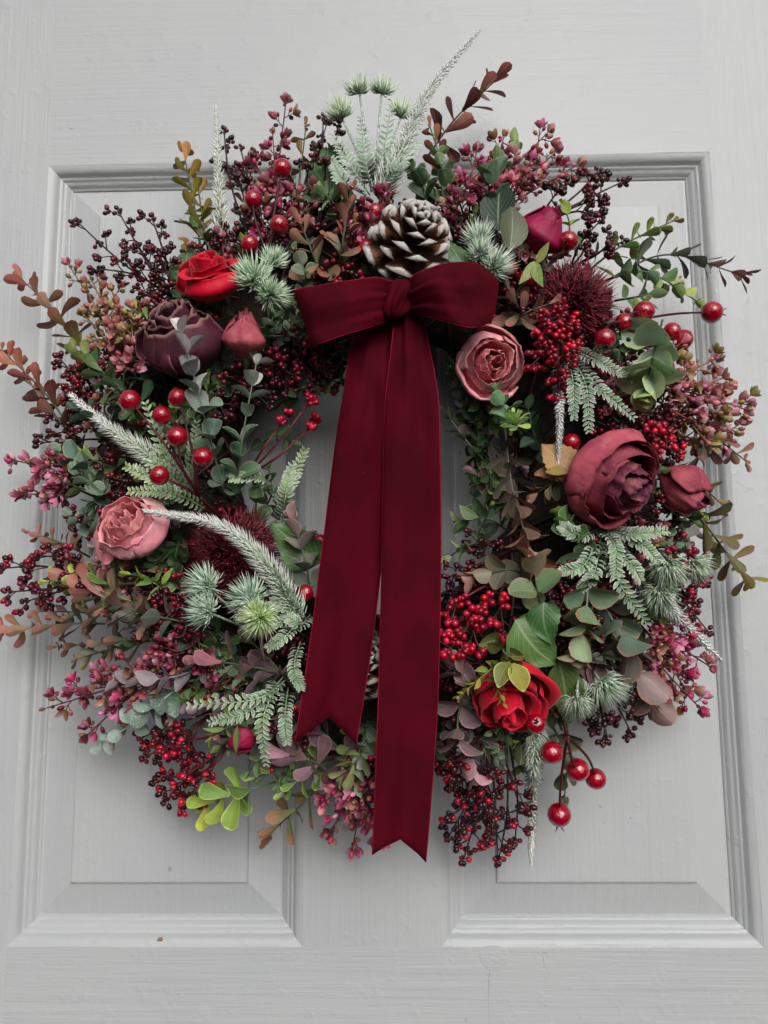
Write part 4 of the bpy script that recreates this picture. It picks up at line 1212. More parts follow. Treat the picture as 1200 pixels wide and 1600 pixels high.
sedum('sedum_sprig', 'magenta sedum at the lower left edge', (275, 1045), [(74, 1106), (112, 1080), (135, 1150), (150, 1060), (180, 1100), (215, 1075)], PINKS, 12, 7, 22, lift=.006)
sedum('sedum_sprig', 'pink sedum hanging beside the ribbon at the bottom', (600, 1190), [(505, 1245), (515, 1300), (550, 1328), (585, 1310), (540, 1260), (570, 1270)], PINKS[:2] + DUSTY, 12, 6, 22)
sedum('sedum_sprig', 'pink sedum inside the lower left', (300, 1020), [(250, 1010), (265, 1040), (225, 1045), (320, 1040)], PINKS, 12, 6, 18)
sedum('sedum_sprig', 'wine sedum left of the cone', (560, 420), [(600, 310), (575, 330), (612, 300), (545, 330)], PINKS[1:], 11, 6, 18)
sedum('sedum_sprig', 'wine sedum below the nodding rose stems', (1010, 690), [(1060, 640), (1000, 625), (960, 620), (1040, 600)], PINKS[1:], 12, 6, 20, lift=-.01)

# ------------------------------------------------------------------ leafy sprigs
S = sprig
S('box_sprig', 'upright olive and orange leaf sprig at the upper left', [(318, 425), (305, 330), (287, 238)], 'spoon', 'leaf', 8, 40, OLIVE, (162, 118, 48), lift=.004, taper=.75)
S('box_sprig', 'olive sprig leaning against the upright foxtail', [(330, 420), (318, 350), (306, 270)], 'spoon', 'leaf', 6, 36, (112, 112, 54), (164, 110, 62), lift=.0)
S('box_sprig', 'olive pair of leaves beside the pink sedum at the top', [(455, 360), (468, 280), (478, 198)], 'spoon', 'leaf', 5, 32, (120, 84, 52), (150, 104, 44), lift=.004)
S('box_sprig', 'dusty coral sprig at the far upper left', [(152, 590), (105, 510), (34, 436)], 'spoon', 'leaf_rust', 8, 40, (98, 100, 66), CORAL, lift=.006, taper=.8, wid=1.15)
S('box_sprig', 'coral sprig pointing left out of the picture', [(130, 700), (75, 620), (4, 548)], 'spoon', 'leaf_rust', 8, 42, (110, 70, 60), (190, 104, 78), lift=.006, taper=.7)
S('box_sprig', 'coral sprig beside the left foxtail', [(150, 730), (95, 660), (40, 590)], 'spoon', 'leaf_rust', 7, 38, (92, 80, 60), (170, 88, 74), lift=.0)
S('box_sprig', 'fresh green sprig left of the dusky rose', [(215, 640), (165, 590), (118, 545)], 'spoon', 'leaf', 7, 40, GREEN, (128, 140, 70), lift=.012, wid=1.15)
S('box_sprig', 'green sprig below the dusky rose', [(235, 640), (190, 610), (140, 560)], 'spoon', 'leaf', 6, 42, DGREEN, (112, 140, 72), lift=.016, wid=1.1)
S('box_sprig', 'dark green sprig over the left edge', [(210, 700), (165, 650), (128, 640)], 'spoon', 'leaf', 5, 46, DGREEN, TEAL, lift=.008)
S('box_sprig', 'rusty pink sprig in front of the bow', [(505, 450), (490, 400), (470, 350)], 'spoon', 'leaf_rust', 5, 46, (116, 112, 84), (192, 124, 108), lift=.016, wid=1.15)
S('box_sprig', 'rust orange sprig left of the pine cone', [(525, 440), (535, 380), (548, 300)], 'spoon', 'leaf_rust', 6, 46, (104, 92, 70), (196, 112, 92), lift=.014, wid=1.15)
S('eucalyptus_sprig', 'grey-green round leaves above the left loop', [(470, 460), (478, 430), (462, 395)], 'round', 'leaf_euc', 4, 34, GREY, (150, 152, 120), lift=.012)
S('box_sprig', 'dark rust sprig standing out at the top', [(668, 245), (712, 185), (772, 128)], 'spoon', 'leaf_rust', 6, 46, (98, 54, 44), (104, 50, 44), stem=(60, 32, 32), lift=.012, taper=.8, wid=1.05)
S('box_sprig', 'olive brown sprig behind the dark rust sprig', [(690, 320), (690, 260), (672, 198)], 'spoon', 'leaf_rust', 6, 34, (92, 80, 48), (140, 98, 50), lift=.004)
S('eucalyptus_sprig', 'dark green round leaves above the pine cone', [(665, 350), (665, 300), (640, 255)], 'round', 'leaf_euc', 6, 40, DGREEN, (54, 84, 56), lift=.006)
S('eucalyptus_sprig', 'mid green round leaves right of the top foxtail', [(700, 350), (698, 290), (685, 245)], 'round', 'leaf_euc', 5, 40, (60, 88, 58), (104, 134, 76), lift=.008)
S('eucalyptus_sprig', 'pale green leaflets at the foot of the top tuft', [(540, 340), (515, 310), (492, 290)], 'oval', 'leaf_euc', 5, 28, GREEN, (148, 178, 128), lift=.012)
S('box_sprig', 'fresh green sprig in the top right sedum', [(735, 350), (768, 280), (805, 222)], 'oval', 'leaf_euc', 6, 40, TEAL, (128, 152, 86), lift=.014)
S('box_sprig', 'grey green sprig above the magenta bud', [(770, 370), (770, 310), (775, 250)], 'oval', 'leaf_euc', 5, 44, (70, 96, 80), (110, 136, 86), lift=.014)
S('eucalyptus_sprig', 'yellow green round leaves beside the magenta bud', [(880, 400), (890, 355), (880, 320)], 'round', 'leaf_lime', 4, 28, (104, 130, 60), (158, 172, 70), lift=.004)
S('box_sprig', 'yellow-green sprig ending in brown buds at the right', [(905, 435), (970, 385), (1052, 345)], 'spoon', 'leaf_lime', 8, 36, (104, 132, 62), (112, 86, 56), lift=.008, taper=.55, wid=1.15)
S('box_sprig', 'dark bronze sprig reaching far right', [(935, 445), (1040, 398), (1155, 428)], 'spoon', 'leaf', 9, 42, (74, 94, 72), (112, 58, 54), stem=(70, 76, 62), lift=.012, taper=.75)
S('eucalyptus_sprig', 'green eucalyptus below the dark bronze sprig', [(940, 440), (1010, 425), (1088, 470)], 'round', 'leaf_euc', 7, 36, (88, 128, 84), (150, 166, 82), lift=.008)
S('box_sprig', 'pale green sprig right of the thistle', [(960, 470), (1010, 460), (1060, 440)], 'oval', 'leaf_euc', 6, 32, (104, 142, 104), (160, 174, 90), lift=.004)
S('eucalyptus_sprig', 'large pale green eucalyptus leaves with lime rims at the right', [(1035, 500), (1022, 550), (1008, 606)], 'round', 'leaf_lime', 6, 58, (180, 204, 178), (186, 208, 150), lift=.03, sink=.005, taper=.8, wid=1.05)
S('box_sprig', 'dusty pink sprig right of the bow', [(835, 505), (810, 480), (790, 440)], 'spoon', 'leaf_rust', 5, 42, (96, 84, 72), (160, 128, 112), lift=.014)
S('box_sprig', 'dusty leaves between the bow and the red seeds', [(790, 520), (820, 490), (858, 475)], 'spoon', 'leaf_rust', 4, 40, (96, 84, 72), (160, 122, 112), lift=.016)
big_leaf('green sepal leaf hanging from the magenta bud', 838, 408, 848, 452, (120, 140, 72), 'lance', 'leaf', 3, 3, wid=1.2, name='sepal_leaf')
big_leaf('green sepal leaf pointing left under the magenta bud', 836, 408, 812, 440, (120, 140, 72), 'lance', 'leaf', 3, 3, wid=1.2, name='sepal_leaf')
big_leaf('green sepal leaf pointing up over the magenta bud', 838, 412, 858, 378, (140, 150, 72), 'lance', 'leaf', 3, 4, wid=1.2, name='sepal_leaf')
big_leaf('large olive grey leaf left of the magenta bud', 796, 392, 806, 315, (86, 94, 66), 'oval', 'leaf_big', 3.2, 4.6, (.3, 0, 1), wid=.95)
big_leaf('dark green leaf above the frosted tufts by the cone', 778, 360, 782, 288, (44, 62, 46), 'oval', 'leaf_big', 1.5, 2.0, (-.3, 0, 1))
big_leaf('green leaf under the right side of the pine cone', 735, 425, 700, 372, (66, 104, 58), 'ovate', 'leaf_big', 2.0, 2.5, (0, -.3, 1), wid=.7)
big_leaf('dark green leaf behind the frosted top tuft', 515, 320, 512, 228, (60, 92, 58), 'ovate', 'leaf_big', .8, 1.2, (-.4, 0, 1), wid=.8)
big_leaf('green leaf behind the upper red rose', 290, 465, 272, 370, (70, 104, 66), 'ovate', 'leaf_big', 0, 1.2, (-.5, 0, 1), wid=.8)
S('eucalyptus_sprig', 'grey lilac eucalyptus sprig climbing over the dusky rose', [(352, 780), (322, 660, 1.2), (285, 520, 3.0)], 'round', 'leaf_lilac', 8, 50, (86, 120, 96), (204, 196, 198), stem=(118, 130, 118), lift=.03, taper=.62, wid=.85, start=.1, tuft=False)
S('eucalyptus_sprig', 'green eucalyptus sprig with pale tips below the plum bud', [(368, 790), (378, 690), (400, 570)], 'round', 'leaf_lilac', 8, 46, (76, 118, 80), (198, 200, 194), stem=(98, 122, 98), lift=.024, taper=.6, wid=.8, start=.1)
S('eucalyptus_sprig', 'grey-green eucalyptus at the left edge', [(165, 770), (140, 735), (95, 705)], 'round', 'leaf_euc', 4, 44, (74, 96, 78), (112, 140, 118), lift=.008)
S('eucalyptus_sprig', 'grey-green eucalyptus left of the pink rose', [(185, 790), (160, 770), (125, 740)], 'round', 'leaf_euc', 4, 40, (84, 108, 92), GREY, lift=.004)
S('eucalyptus_sprig', 'small silver eucalyptus beside the left pink rose', [(165, 840), (140, 820), (112, 805)], 'round', 'leaf_euc', 4, 34, (96, 120, 104), (140, 160, 142), lift=.004)
S('box_sprig', 'small coral sprig left of the pink rose', [(140, 870), (100, 850), (48, 832)], 'spoon', 'leaf_rust', 6, 30, (110, 104, 72), (176, 108, 104), lift=.0)
S('box_sprig', 'lime green sprig at the left under the pink rose', [(235, 912), (160, 912), (78, 908)], 'spoon', 'leaf_lime', 6, 38, (96, 128, 60), (164, 190, 70), lift=.016, start=.35)
S('box_sprig', 'lime leaflets below the left pink rose', [(262, 920), (235, 905), (195, 895)], 'lance', 'leaf_lime', 6, 26, (96, 138, 56), (144, 184, 66), lift=.02)
S('box_sprig', 'pink and coral sprig at the lower left', [(300, 980), (200, 950), (105, 905)], 'spoon', 'leaf_rust', 9, 42, (92, 104, 90), (196, 116, 112), lift=.018, taper=.85, wid=1.1)
S('box_sprig', 'orange tipped sprig at the far left', [(185, 975), (100, 975), (8, 985)], 'spoon', 'leaf_rust', 8, 40, (100, 96, 86), (196, 132, 100), lift=.01, taper=.7, wid=1.1)
S('box_sprig', 'grey green sprig in the lower left', [(345, 1000), (270, 968), (190, 962)], 'oval', 'leaf_lilac', 7, 44, (78, 96, 80), (132, 122, 116), lift=.012)
S('box_sprig', 'dull purple sprig hanging at the left', [(290, 985), (200, 1000), (92, 1010)], 'spoon', 'leaf_rust', 8, 36, (80, 88, 70), (140, 106, 92), lift=.002)
S('box_sprig', 'grey green sprig with coral tip behind the orange tipped one', [(255, 985), (160, 960), (62, 955)], 'spoon', 'leaf_rust', 8, 32, (88, 110, 86), (178, 124, 116), lift=.004, wid=1.1)
S('box_sprig', 'drooping dull green sprig at the lower left', [(270, 995), (190, 1010), (120, 1030)], 'spoon', 'leaf', 7, 32, (72, 90, 66), (126, 112, 78), lift=-.004)
S('box_sprig', 'upright coral leaves above the lime sprig', [(230, 950), (170, 930), (140, 915)], 'spoon', 'leaf_rust', 4, 42, (112, 118, 92), (202, 124, 122), lift=.022, wid=1.15, taper=.95)
S('box_sprig', 'purple pink sprig left of the ribbon', [(475, 1062), (410, 1045), (318, 1030)], 'spoon', 'leaf_lilac', 5, 50, (112, 84, 92), (184, 118, 126), lift=.014, start=.3, taper=.85, wid=1.15)
S('box_sprig', 'second purple sprig left of the ribbon', [(470, 1090), (430, 1040), (385, 995)], 'spoon', 'leaf_lilac', 4, 46, (92, 74, 82), (160, 104, 112), lift=.004, start=.4)
S('eucalyptus_sprig', 'grey lilac eucalyptus at the lower left', [(345, 1030), (270, 1058), (188, 1062)], 'oval', 'leaf_lilac', 7, 36, (128, 120, 124), (176, 160, 168), stem=(140, 134, 136), lift=.018, taper=.8, wid=1.1)
S('eucalyptus_sprig', 'silver green eucalyptus at the lower left edge', [(295, 1060), (240, 1105), (160, 1165)], 'round', 'leaf_frost', 8, 38, (128, 152, 138), (176, 192, 182), stem=(176, 190, 176), lift=.014, taper=.5)
S('box_sprig', 'green sepals round the crimson bud', [(402, 1150), (370, 1132), (332, 1150)], 'lance', 'leaf', 4, 42, (110, 136, 70), (140, 158, 80), lift=.02)
S('box_sprig', 'chunky lime green sprig at the bottom left', [(430, 1222), (385, 1235), (325, 1255)], 'spoon', 'leaf_lime', 5, 44, (126, 156, 72), (172, 196, 86), lift=.022, taper=.95, wid=1.2, start=.45, stem=(80, 110, 90))
S('box_sprig', 'green and russet sprig hanging at the bottom left', [(510, 1215), (470, 1258), (422, 1302)], 'spoon', 'leaf_rust', 5, 40, (92, 112, 60), (138, 104, 76), lift=.0, taper=.9)
S('box_sprig', 'mauve leaves at the tip of the short ribbon tail', [(520, 1215), (490, 1190), (452, 1180)], 'spoon', 'leaf_lilac', 4, 44, (130, 96, 102), (184, 136, 148), lift=.006, taper=1, wid=1.25)
S('box_sprig', 'mauve leaves peeking out under the ribbon notch', [(550, 1205), (530, 1170), (500, 1140)], 'spoon', 'leaf_lilac', 3, 44, (112, 84, 90), (160, 116, 124), lift=-.006, taper=1, wid=1.2)
S('box_sprig', 'fresh green sprig at the bottom beside the ribbon', [(520, 1185), (480, 1210), (445, 1235)], 'spoon', 'leaf_lime', 5, 36, (92, 124, 62), (134, 158, 80), lift=.008)
S('eucalyptus_sprig', 'grey eucalyptus at the bottom between the ribbon tails', [(575, 1180), (565, 1205), (545, 1240)], 'oval', 'leaf_euc', 4, 38, (110, 128, 100), (150, 164, 148), lift=.006)
S('box_sprig', 'muted green sprig at the bottom beside the tail', [(575, 1150), (560, 1185), (535, 1210)], 'spoon', 'leaf', 5, 40, (104, 112, 70), (132, 124, 84), lift=.01)
big_leaf('green leaf behind the grey eucalyptus by the ribbon', 500, 880, 425, 815, (84, 116, 60), 'ovate', 'leaf_big', 1.0, 1.0, (-.1, .1, 1), wid=.85)
S('eucalyptus_sprig', 'grey pink eucalyptus beside the left ribbon edge', [(485, 935), (478, 880), (458, 815)], 'round', 'leaf_lilac', 5, 40, (104, 118, 106), (150, 116, 112), lift=.02, taper=.8, wid=.9)
S('eucalyptus_sprig', 'small green eucalyptus in the open centre left', [(400, 830), (400, 790), (405, 760)], 'round', 'leaf_euc', 4, 38, (62, 92, 58), (104, 130, 72), lift=.0)
S('box_sprig', 'green leaves at the upper left of the open centre', [(520, 520), (535, 560), (515, 600)], 'oval', 'leaf', 3, 38, (60, 88, 48), (104, 130, 60), lift=.0)
for q, lb in (([(430, 640), (460, 610), (500, 600)], 'dark green sprig at the upper left of the open centre'), ([(400, 700), (430, 680), (455, 690)], 'small green sprig at the left of the open centre'), ([(410, 800), (425, 770), (420, 735)], 'mid green sprig low at the left of the open centre'), ([(480, 560), (510, 590), (540, 600)], 'deep green sprig under the left loop')):
    S('box_sprig', lb, q, 'oval', 'leaf', 4, 32, (44, 66, 44), (84, 112, 60), lift=-.004)
for q, sh, mt, ca, cb, lb in (([(400, 1085), (360, 1100), (310, 1105)], 'round', 'leaf_lilac', (96, 100, 96), (164, 150, 156), 'grey lilac leaves under the purple sprig'), ([(420, 1110), (390, 1140), (345, 1165)], 'oval', 'leaf', (52, 80, 50), (104, 132, 66), 'dark green leaves behind the crimson bud'),
        ([(440, 1120), (420, 1170), (390, 1205)], 'oval', 'leaf_euc', (66, 98, 62), (120, 146, 92), 'green leaves hanging behind the lower fern'), ([(480, 1130), (460, 1180), (440, 1225)], 'spoon', 'leaf', (62, 88, 52), (118, 140, 70), 'green sprig between the fern and the ribbon'),
        ([(350, 1060), (310, 1080), (270, 1120)], 'spoon', 'leaf_lilac', (92, 84, 86), (156, 112, 122), 'mauve sprig above the silver eucalyptus'), ([(470, 1180), (440, 1200), (400, 1215)], 'spoon', 'leaf_lime', (84, 112, 58), (140, 164, 80), 'light green sprig behind the lime one')):
    S('foliage_sprig', lb, q, sh, mt, 5, 34, ca, cb, lift=-.002, start=.1)
# right half of the ring
S('eucalyptus_sprig', 'blue green leaves under the right pink rose', [(815, 680), (795, 650), (775, 612)], 'round', 'leaf_euc', 4, 38, (74, 110, 84), (128, 168, 120), lift=.022, sink=.01)
S('succulent_sprig', 'pale lime rosette under the right pink rose', [(815, 680), (808, 665), (802, 650)], 'spoon', 'leaf_lime', 5, 24, (150, 190, 110), (186, 214, 132), lift=.034, whorl=5, sink=.01, wid=1.3, ang=(85, 45), start=.5)
S('box_sprig', 'thin olive sprig in the open centre at the right', [(775, 740), (730, 690), (688, 632)], 'lance', 'leaf', 6, 40, (84, 92, 64), (122, 128, 86), lift=.006, stem=(112, 116, 88), start=.1)
S('box_sprig', 'dark green sprig beside the pink rose', [(850, 720), (835, 680), (825, 640)], 'oval', 'leaf', 5, 42, (40, 66, 46), (60, 92, 56), lift=.0)
S('box_sprig', 'bronze sprig hanging beside the open centre', [(788, 660), (800, 760), (830, 866)], 'spoon', 'leaf_bronze', 9, 44, (92, 92, 82), (166, 98, 84), stem=(110, 96, 88), lift=.024, taper=.8, wid=1.1)
S('box_sprig', 'bronze leaves left of the nodding rose', [(905, 745), (870, 750), (840, 770)], 'spoon', 'leaf_bronze', 4, 40, (96, 112, 80), (150, 104, 84), lift=.018)
S('box_sprig', 'dark mauve sprig in the centre gap', [(790, 780), (765, 760), (740, 735)], 'spoon', 'leaf_lilac', 5, 34, (92, 70, 68), (140, 100, 96), lift=.0)
S('eucalyptus_sprig', 'dark green eucalyptus in the centre gap', [(795, 830), (760, 810), (722, 815)], 'oval', 'leaf_euc', 5, 42, (56, 84, 60), (98, 122, 76), lift=.006)
S('box_sprig', 'pale tipped small sprig in the centre gap', [(775, 850), (735, 850), (705, 868)], 'oval', 'leaf_euc', 4, 32, (82, 104, 70), (146, 160, 104), lift=.004)
S('eucalyptus_sprig', 'bronze rimmed round leaves low in the centre gap', [(830, 900), (790, 890), (745, 900)], 'round', 'leaf_bronze', 4, 42, (110, 122, 100), (158, 112, 104), lift=.016, taper=.9)
S('eucalyptus_sprig', 'bronze rimmed round leaves under the hanging bronze sprig', [(850, 965), (840, 925), (835, 885)], 'round', 'leaf_bronze', 4, 44, (104, 126, 88), (150, 130, 104), lift=.024, taper=.9)
S('eucalyptus_sprig', 'round green leaves left of the nodding rose', [(920, 850), (895, 835), (878, 805)], 'round', 'leaf_euc', 5, 42, (70, 110, 58), (122, 156, 72), lift=.016)
S('eucalyptus_sprig', 'long eucalyptus stem with bronze rims at the right', [(912, 850), (918, 930), (905, 1015)], 'round', 'leaf_bronze', 7, 54, (98, 134, 104), (146, 146, 104), stem=(120, 140, 118), lift=.022, taper=.8, start=.15)
S('eucalyptus_sprig', 'dusky purple eucalyptus hanging at the lower right', [(930, 925), (975, 1000), (1020, 1095)], 'round', 'leaf_bronze', 7, 54, (96, 116, 102), (150, 110, 112), stem=(116, 120, 112), lift=.02, taper=.9, start=.15)
S('eucalyptus_sprig', 'purple eucalyptus behind the long stem', [(905, 990), (935, 1030), (915, 1045)], 'round', 'leaf_lilac', 4, 44, (92, 66, 70), (130, 90, 88), lift=.0)
S('box_sprig', 'pink brown leaves hanging at the right edge', [(1075, 640), (1100, 690), (1072, 750)], 'spoon', 'leaf_rust', 5, 44, (92, 92, 84), (156, 102, 98), lift=.006, taper=.95)
S('box_sprig', 'dusty sprig at the far right edge', [(1070, 650), (1120, 685), (1165, 720)], 'spoon', 'leaf_rust', 5, 38, (104, 96, 80), (172, 116, 110), lift=.004)
S('box_sprig', 'olive bronze sprig trailing at the right edge', [(1065, 770), (1110, 830), (1165, 905)], 'spoon', 'leaf', 7, 44, (96, 88, 52), (140, 116, 62), stem=(76, 62, 48), lift=.004, taper=.75)
S('box_sprig', 'small olive sprig behind the side bud', [(1050, 740), (1095, 760), (1130, 790)], 'spoon', 'leaf', 5, 30, (110, 96, 60), (138, 112, 70), lift=.0)
big_leaf('broad serrated green leaf above the lower red rose', 805, 968, 880, 1040, (88, 128, 68), 'ovate', 'leaf_big', 2.4, 2.8, (.1, -.1, 1), wid=1.15)
big_leaf('darker green leaf overlapping the broad serrated leaf', 850, 940, 862, 1010, (66, 108, 54), 'ovate', 'leaf_big', 2.6, 3.0, (-.2, 0, 1), wid=1.0)
big_leaf('long green leaf hanging right of the lower red rose', 872, 1030, 896, 1145, (76, 104, 52), 'ovate', 'leaf_big', 1.2, 1.4, (.2, .1, 1), wid=.6)
big_leaf('dry brown serrated leaf left of the nodding rose', 895, 742, 848, 690, (160, 118, 84), 'ovate', 'leaf_dry', 2.6, 2.8, (0, -.1, 1), wid=1.1)
big_leaf('dry brown leaf folded beside the nodding rose', 895, 728, 835, 742, (168, 122, 88), 'ovate', 'leaf_dry', 2.2, 2.6, (-.1, -.4, 1), wid=.9)
big_leaf('olive dry leaf curl under the dry brown leaf', 890, 735, 852, 740, (132, 112, 50), 'oval', 'leaf_dry', 3.2, 3.2, (0, -.8, 1), wid=.9)
S('fern_sprig', 'yellow green feathery sprig over the lower red rose', [(795, 1030), (765, 1048), (718, 1088)], 'lance', 'leaf_lime', 10, 20, (126, 128, 50), (170, 158, 60), lift=.036, ang=(50, 35), stem=(120, 116, 50), wid=1.4)
S('fern_sprig', 'yellow green feathery sprig curling onto the lower red rose', [(795, 1030), (775, 1060), (786, 1098)], 'lance', 'leaf_lime', 9, 18, (126, 128, 50), (164, 148, 56), lift=.038, ang=(50, 35), stem=(120, 116, 50), wid=1.4)
S('box_sprig', 'olive leaves above the lower red rose', [(800, 990), (785, 1015), (810, 1035)], 'oval', 'leaf', 4, 42, (92, 96, 48), (140, 128, 58), lift=.026)
S('eucalyptus_sprig', 'mauve round leaves right of the ribbon', [(765, 1090), (735, 1070), (716, 1045)], 'round', 'leaf_lilac', 4, 46, (104, 78, 78), (158, 112, 116), lift=.012, taper=.95)
S('eucalyptus_sprig', 'mauve eucalyptus hanging right of the ribbon', [(725, 1080), (715, 1140), (738, 1205)], 'round', 'leaf_lilac', 5, 46, (112, 88, 90), (172, 128, 132), lift=.02, taper=.8, wid=.85)
S('eucalyptus_sprig', 'olive round leaves behind the hanging berries', [(860, 1130), (885, 1180), (882, 1245)], 'round', 'leaf_bronze', 4, 36, (72, 98, 66), (120, 112, 88), lift=-.008)
S('box_sprig', 'green leaves behind the straight foxtail', [(815, 1110), (812, 1150), (815, 1195)], 'oval', 'leaf', 3, 44, (74, 92, 50), (110, 110, 56), lift=-.006)

big_leaf('yellow-green sepal lying on the lower red rose', 802, 1036, 818, 1084, (146, 132, 58), 'oval', 'leaf_lime', 4.2, 5.6, (0, -.3, 1), name='sepal_leaf')
big_leaf('olive sepal folded over the top of the lower red rose', 796, 1034, 778, 1068, (120, 116, 52), 'oval', 'leaf_lime', 4.0, 5.2, (-.3, -.3, 1), name='sepal_leaf')

# ------------------------------------------------------------------ undergrowth that fills the ring between the named stems
FILL = [('spoon', 'leaf', DGREEN, (92, 120, 62)), ('round', 'leaf_euc', (58, 86, 62), (108, 134, 100)), ('round', 'leaf_lilac', (110, 128, 112), (160, 150, 152)), ('oval', 'leaf', (52, 84, 48), (112, 142, 70)), ('spoon', 'leaf_lilac', (84, 76, 78), (150, 112, 120)), ('oval', 'leaf_euc', (84, 112, 84), (140, 166, 128)), ('spoon', 'leaf_lime', (92, 122, 58), (152, 174, 78)), ('oval', 'leaf_lime', (76, 110, 62), (140, 164, 84))]
for i in range(150):
    a = i * 2.39996
    rr = 150 + 310 * ((i * 0.618) % 1)
    bx, by = WC[0] + rr * math.cos(a), WC[1] + rr * math.sin(a)
    if 500 < bx < 720 and by > 430 and by < 1120: continue
    g = math.atan2(by - WC[1], bx - WC[0]) + U(-1.3, 1.3)
    if rr < 230: g = a + U(.9, 1.6) * rng.choice((-1, 1))                    # along the inner rim
    L = U(50, 85)
    sh, mt, ca, cb = FILL[rng.randrange(len(FILL))]
    S('foliage_sprig', None, [(bx, by), (bx + L * .5 * math.cos(g), by + L * .5 * math.sin(g)), (bx + L * math.cos(g), by + L * math.sin(g))], sh, mt, 4, U(24, 33), ca, cb, lift=U(-.012, .004), wid=1.1)
for i in range(68):                                                          # outer fringe
    a = i * 2 * math.pi / 68 + U(-.05, .05)
    r0 = U(340, 400)
    bx, by = WC[0] + r0 * math.cos(a), WC[1] + r0 * math.sin(a)
    if 500 < bx < 700 and by > 380: continue
    L = U(85, 125) if i % 3 else U(55, 80)
    g = a + U(-.35, .35)
    sh, mt, ca, cb = FILL[rng.randrange(len(FILL))]
    S('foliage_sprig', None, [(bx, by), (bx + L * .55 * math.cos(a), by + L * .55 * math.sin(a)), (bx + L * math.cos(g), by + L * math.sin(g))], sh, mt, 4, U(22, 29), ca, cb, lift=U(-.006, .004), wid=1.1, start=.3)
for i in range(34):
    a = i * 2.39996 + 1.1
    rr = 210 + 230 * ((i * 0.618 + .3) % 1)
    bx, by = WC[0] + rr * math.cos(a), WC[1] + rr * math.sin(a)
    if 500 < bx < 700 and by > 380 and by < 1120: continue
    g = math.atan2(by - WC[1], bx - WC[0])
    tips = [(bx + U(45, 80) * math.cos(g + w), by + U(45, 80) * math.sin(g + w)) for w in (-.9, -.3, .3, .9)]
    seed_spray('seed_spray', None, (bx, by), tips, WINESEED + DARKSEED, 4.2, 5, 4, 18, lift=-.012)

for i in range(30):                                                          # burgundy seeds and muted sedum thickening the outer fringe
    a = i * 2 * math.pi / 30 + .08
    r0 = U(330, 380)
    bx, by = WC[0] + r0 * math.cos(a), WC[1] + r0 * math.sin(a)
    if 480 < bx < 720 and by > 380: continue
    tips = [(bx + q * math.cos(a + w), by + q * math.sin(a + w)) for q, w in ((U(70, 105), -.55), (U(90, 125), -.1), (U(70, 110), .35), (U(50, 80), .8))]
    if i % 3 == 1: sedum('sedum_sprig', None, (bx, by), tips[:3], DUSTY + PINKS[3:] + OLIVEPINK[:2], 9.5, 6, 20, lift=-.006)
    else: seed_spray('seed_spray', None, (bx, by), tips, WINESEED + DARKSEED[:3], 4.3, 6, 5, 18, lift=-.008)

# ================================================================== the velvet bow
KN = P(622, 470, .135)
bow = bpy.data.objects.new('velvet_bow', None)
COL.objects.link(bow)
bow.location = KN
ORG['velvet_bow'] = KN.copy()
bow['label'] = 'wine red velvet ribbon bow with two long tails tied to the wreath'
bow['category'] = 'bow'

def strip(name, secs, label=None, n=40, nu=25, arch=0.0, notch=0.0, edges=True, ripple=0.0, pleat=0.0, ends=1):
    """secs: rows of (x0, y0, depth0 cm, x1, y1, depth1 cm): the ribbon's two edges in the photo, from the knot outward"""
    A = spline([P(s[0], s[1], s[2] * .01) for s in secs], n)
    B = spline([P(s[3], s[4], s[5] * .01) for s in secs], n)
    V, UV = [], []
    E0, E1 = [], []
    for j in range(n):
        for i in range(nu):
            u = i / (nu - 1)
            jj = j
            if notch:                                                         # swallow-tail: rows slide back towards the middle
                jj = j * (1 - notch * (1 - abs(2 * u - 1)))
            k = min(int(jj), n - 2)
            f = jj - k
            a = A[k].lerp(A[k + 1], f); b = B[k].lerp(B[k + 1], f)
            p = a.lerp(b, u)
            p.y -= arch * math.sin(math.pi * u) * (b - a).length
            p.y += ripple * noise.noise((u * 2.2, j * .14, 3.3)) + ripple * .5 * math.sin(u * 7 + j * .12)
            fj = j / (n - 1)
            g_ = math.exp(-fj * 7) + (math.exp(-(1 - fj) * 7) if ends == 2 else 0)
            p.y -= pleat * g_ * (math.sin(u * 15 + 1) + .5 * math.sin(u * 29 + 2)) * min(1, 4 * u * (1 - u) + .2)
            V.append(p); UV.append((u, j / (n - 1)))
            if i == 0: E0.append(p.copy())
            if i == nu - 1: E1.append(p.copy())
    mb = MB(); mb.add(V, grid_faces(nu, n), (1, 1, 1), UV)
    o = part(name, mb, M['velvet'], bow, V[0].copy(), label=label)
    sd = o.modifiers.new('thickness', 'SOLIDIFY'); sd.thickness = .0011; sd.offset = 0
    if edges:
        for E_ in (E0, E1):
            eb = MB(); eb.tube(E_, .0006, .0006, 6)
            part('selvedge', eb, M['selvedge'], o, E_[0])
    return o

strip('tail', [(560, 500, 11.2, 618, 478, 11.6), (548, 545, 11.8, 612, 540, 12.2), (536, 620, 12.4, 605, 620, 12.8), (524, 700, 12.2, 600, 720, 12.6), (504, 860, 11.6, 597, 860, 11.9), (484, 1010, 11.6, 580, 1010, 11.9), (461, 1160, 11.8, 556, 1164, 12.0)],
      'shorter ribbon tail on the left with a notched end', n=60, arch=.02, notch=.046, ripple=.0034, pleat=.002)
strip('tail', [(618, 478, 12.9, 652, 474, 12.7), (612, 540, 13.0, 666, 520, 12.8), (603, 620, 13.2, 684, 620, 13.2), (600, 720, 13.0, 687, 720, 13.0), (597, 880, 12.5, 688, 880, 12.5), (592, 1080, 12.4, 684, 1080, 12.4), (586, 1240, 12.4, 674, 1240, 12.4), (582, 1336, 12.6, 665, 1348, 12.2)],
      'longer ribbon tail on the right with a notched end', n=60, arch=.03, notch=.048, ripple=.0030, pleat=.0025)
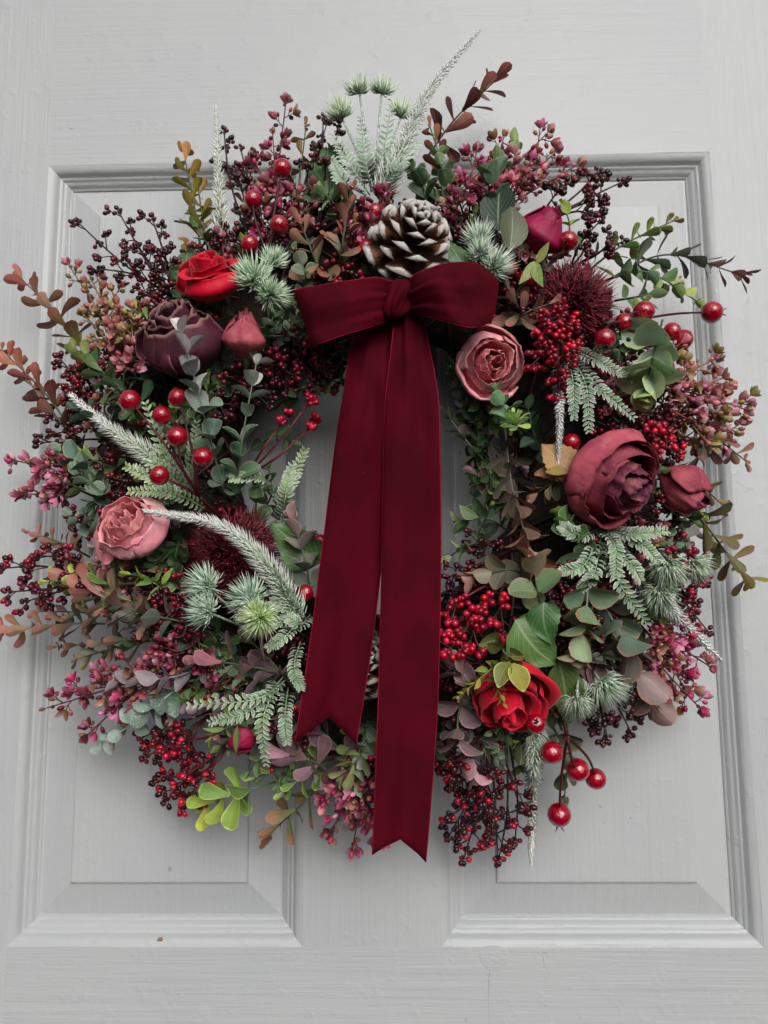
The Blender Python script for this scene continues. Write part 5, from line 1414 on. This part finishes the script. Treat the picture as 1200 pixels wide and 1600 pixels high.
# loops: out along the front, round the fold, back along the rear
strip('loop', [(614, 440, 13.4, 606, 498, 13.2), (585, 434, 14.6, 588, 506, 14.2), (530, 440, 14.9, 545, 520, 14.6), (480, 450, 14.4, 504, 536, 14.2), (461, 455, 13.4, 489, 541, 13.2), (470, 454, 12.2, 497, 538, 12.2), (540, 446, 11.6, 552, 520, 11.6), (612, 446, 12.2, 606, 490, 12.2)],
      'flat left loop of the bow', n=56, arch=.03, ripple=.0022, pleat=.0035, ends=2)
strip('loop', [(626, 452, 13.2, 640, 492, 13.0), (650, 428, 14.6, 668, 492, 14.9), (690, 411, 15.2, 704, 503, 16.0), (735, 411, 15.2, 738, 514, 15.9), (768, 430, 14.0, 762, 504, 14.8), (777, 448, 12.8, 772, 482, 13.2), (752, 436, 11.4, 748, 490, 11.6), (690, 428, 11.2, 690, 486, 11.4), (632, 448, 12.2, 636, 486, 12.2)],
      'full rounded right loop of the bow', n=64, arch=.10, ripple=.0045, pleat=.0045, ends=2)
# knot: the ribbon wrapped once round the middle, gathered into folds
kb = MB(); nu, nv = 48, 24
V, UV = [], []
s_ = mpp(.14)
for j in range(nv):
    v = j / (nv - 1)
    for i in range(nu):
        q = 2 * math.pi * i / nu
        w = 17 + 5 * math.cos(math.pi * (v - .5)) + 2.0 * math.sin(5 * q + 3 * v)
        hgt = (v - .5) * 66
        p = P(621 + 6 * (v - .5), 468, .138)
        fold = 1 + .13 * math.sin(3 * q + 7 * v) + .08 * math.sin(8 * q + 4 * v) + .05 * math.sin(15 * q)
        k_ = (max(0, 1 - abs(2 * v - 1) ** 3.2)) ** .5 * .82 + .18
        V.append(p + Vector((math.cos(q) * w * s_ * k_ * fold + .003 * (v - .5), -math.sin(q) * w * .95 * s_ * k_ * fold, hgt * s_)))
        UV.append((i / nu, v))
F = [(j * nu + i, j * nu + (i + 1) % nu, (j + 1) * nu + (i + 1) % nu, (j + 1) * nu + i) for j in range(nv - 1) for i in range(nu)]
F += [tuple(range(nu))[::-1], tuple((nv - 1) * nu + i for i in range(nu))]
kb.add(V, F, (1, 1, 1), UV)
part('knot', kb, M['velvet'], bow, KN)
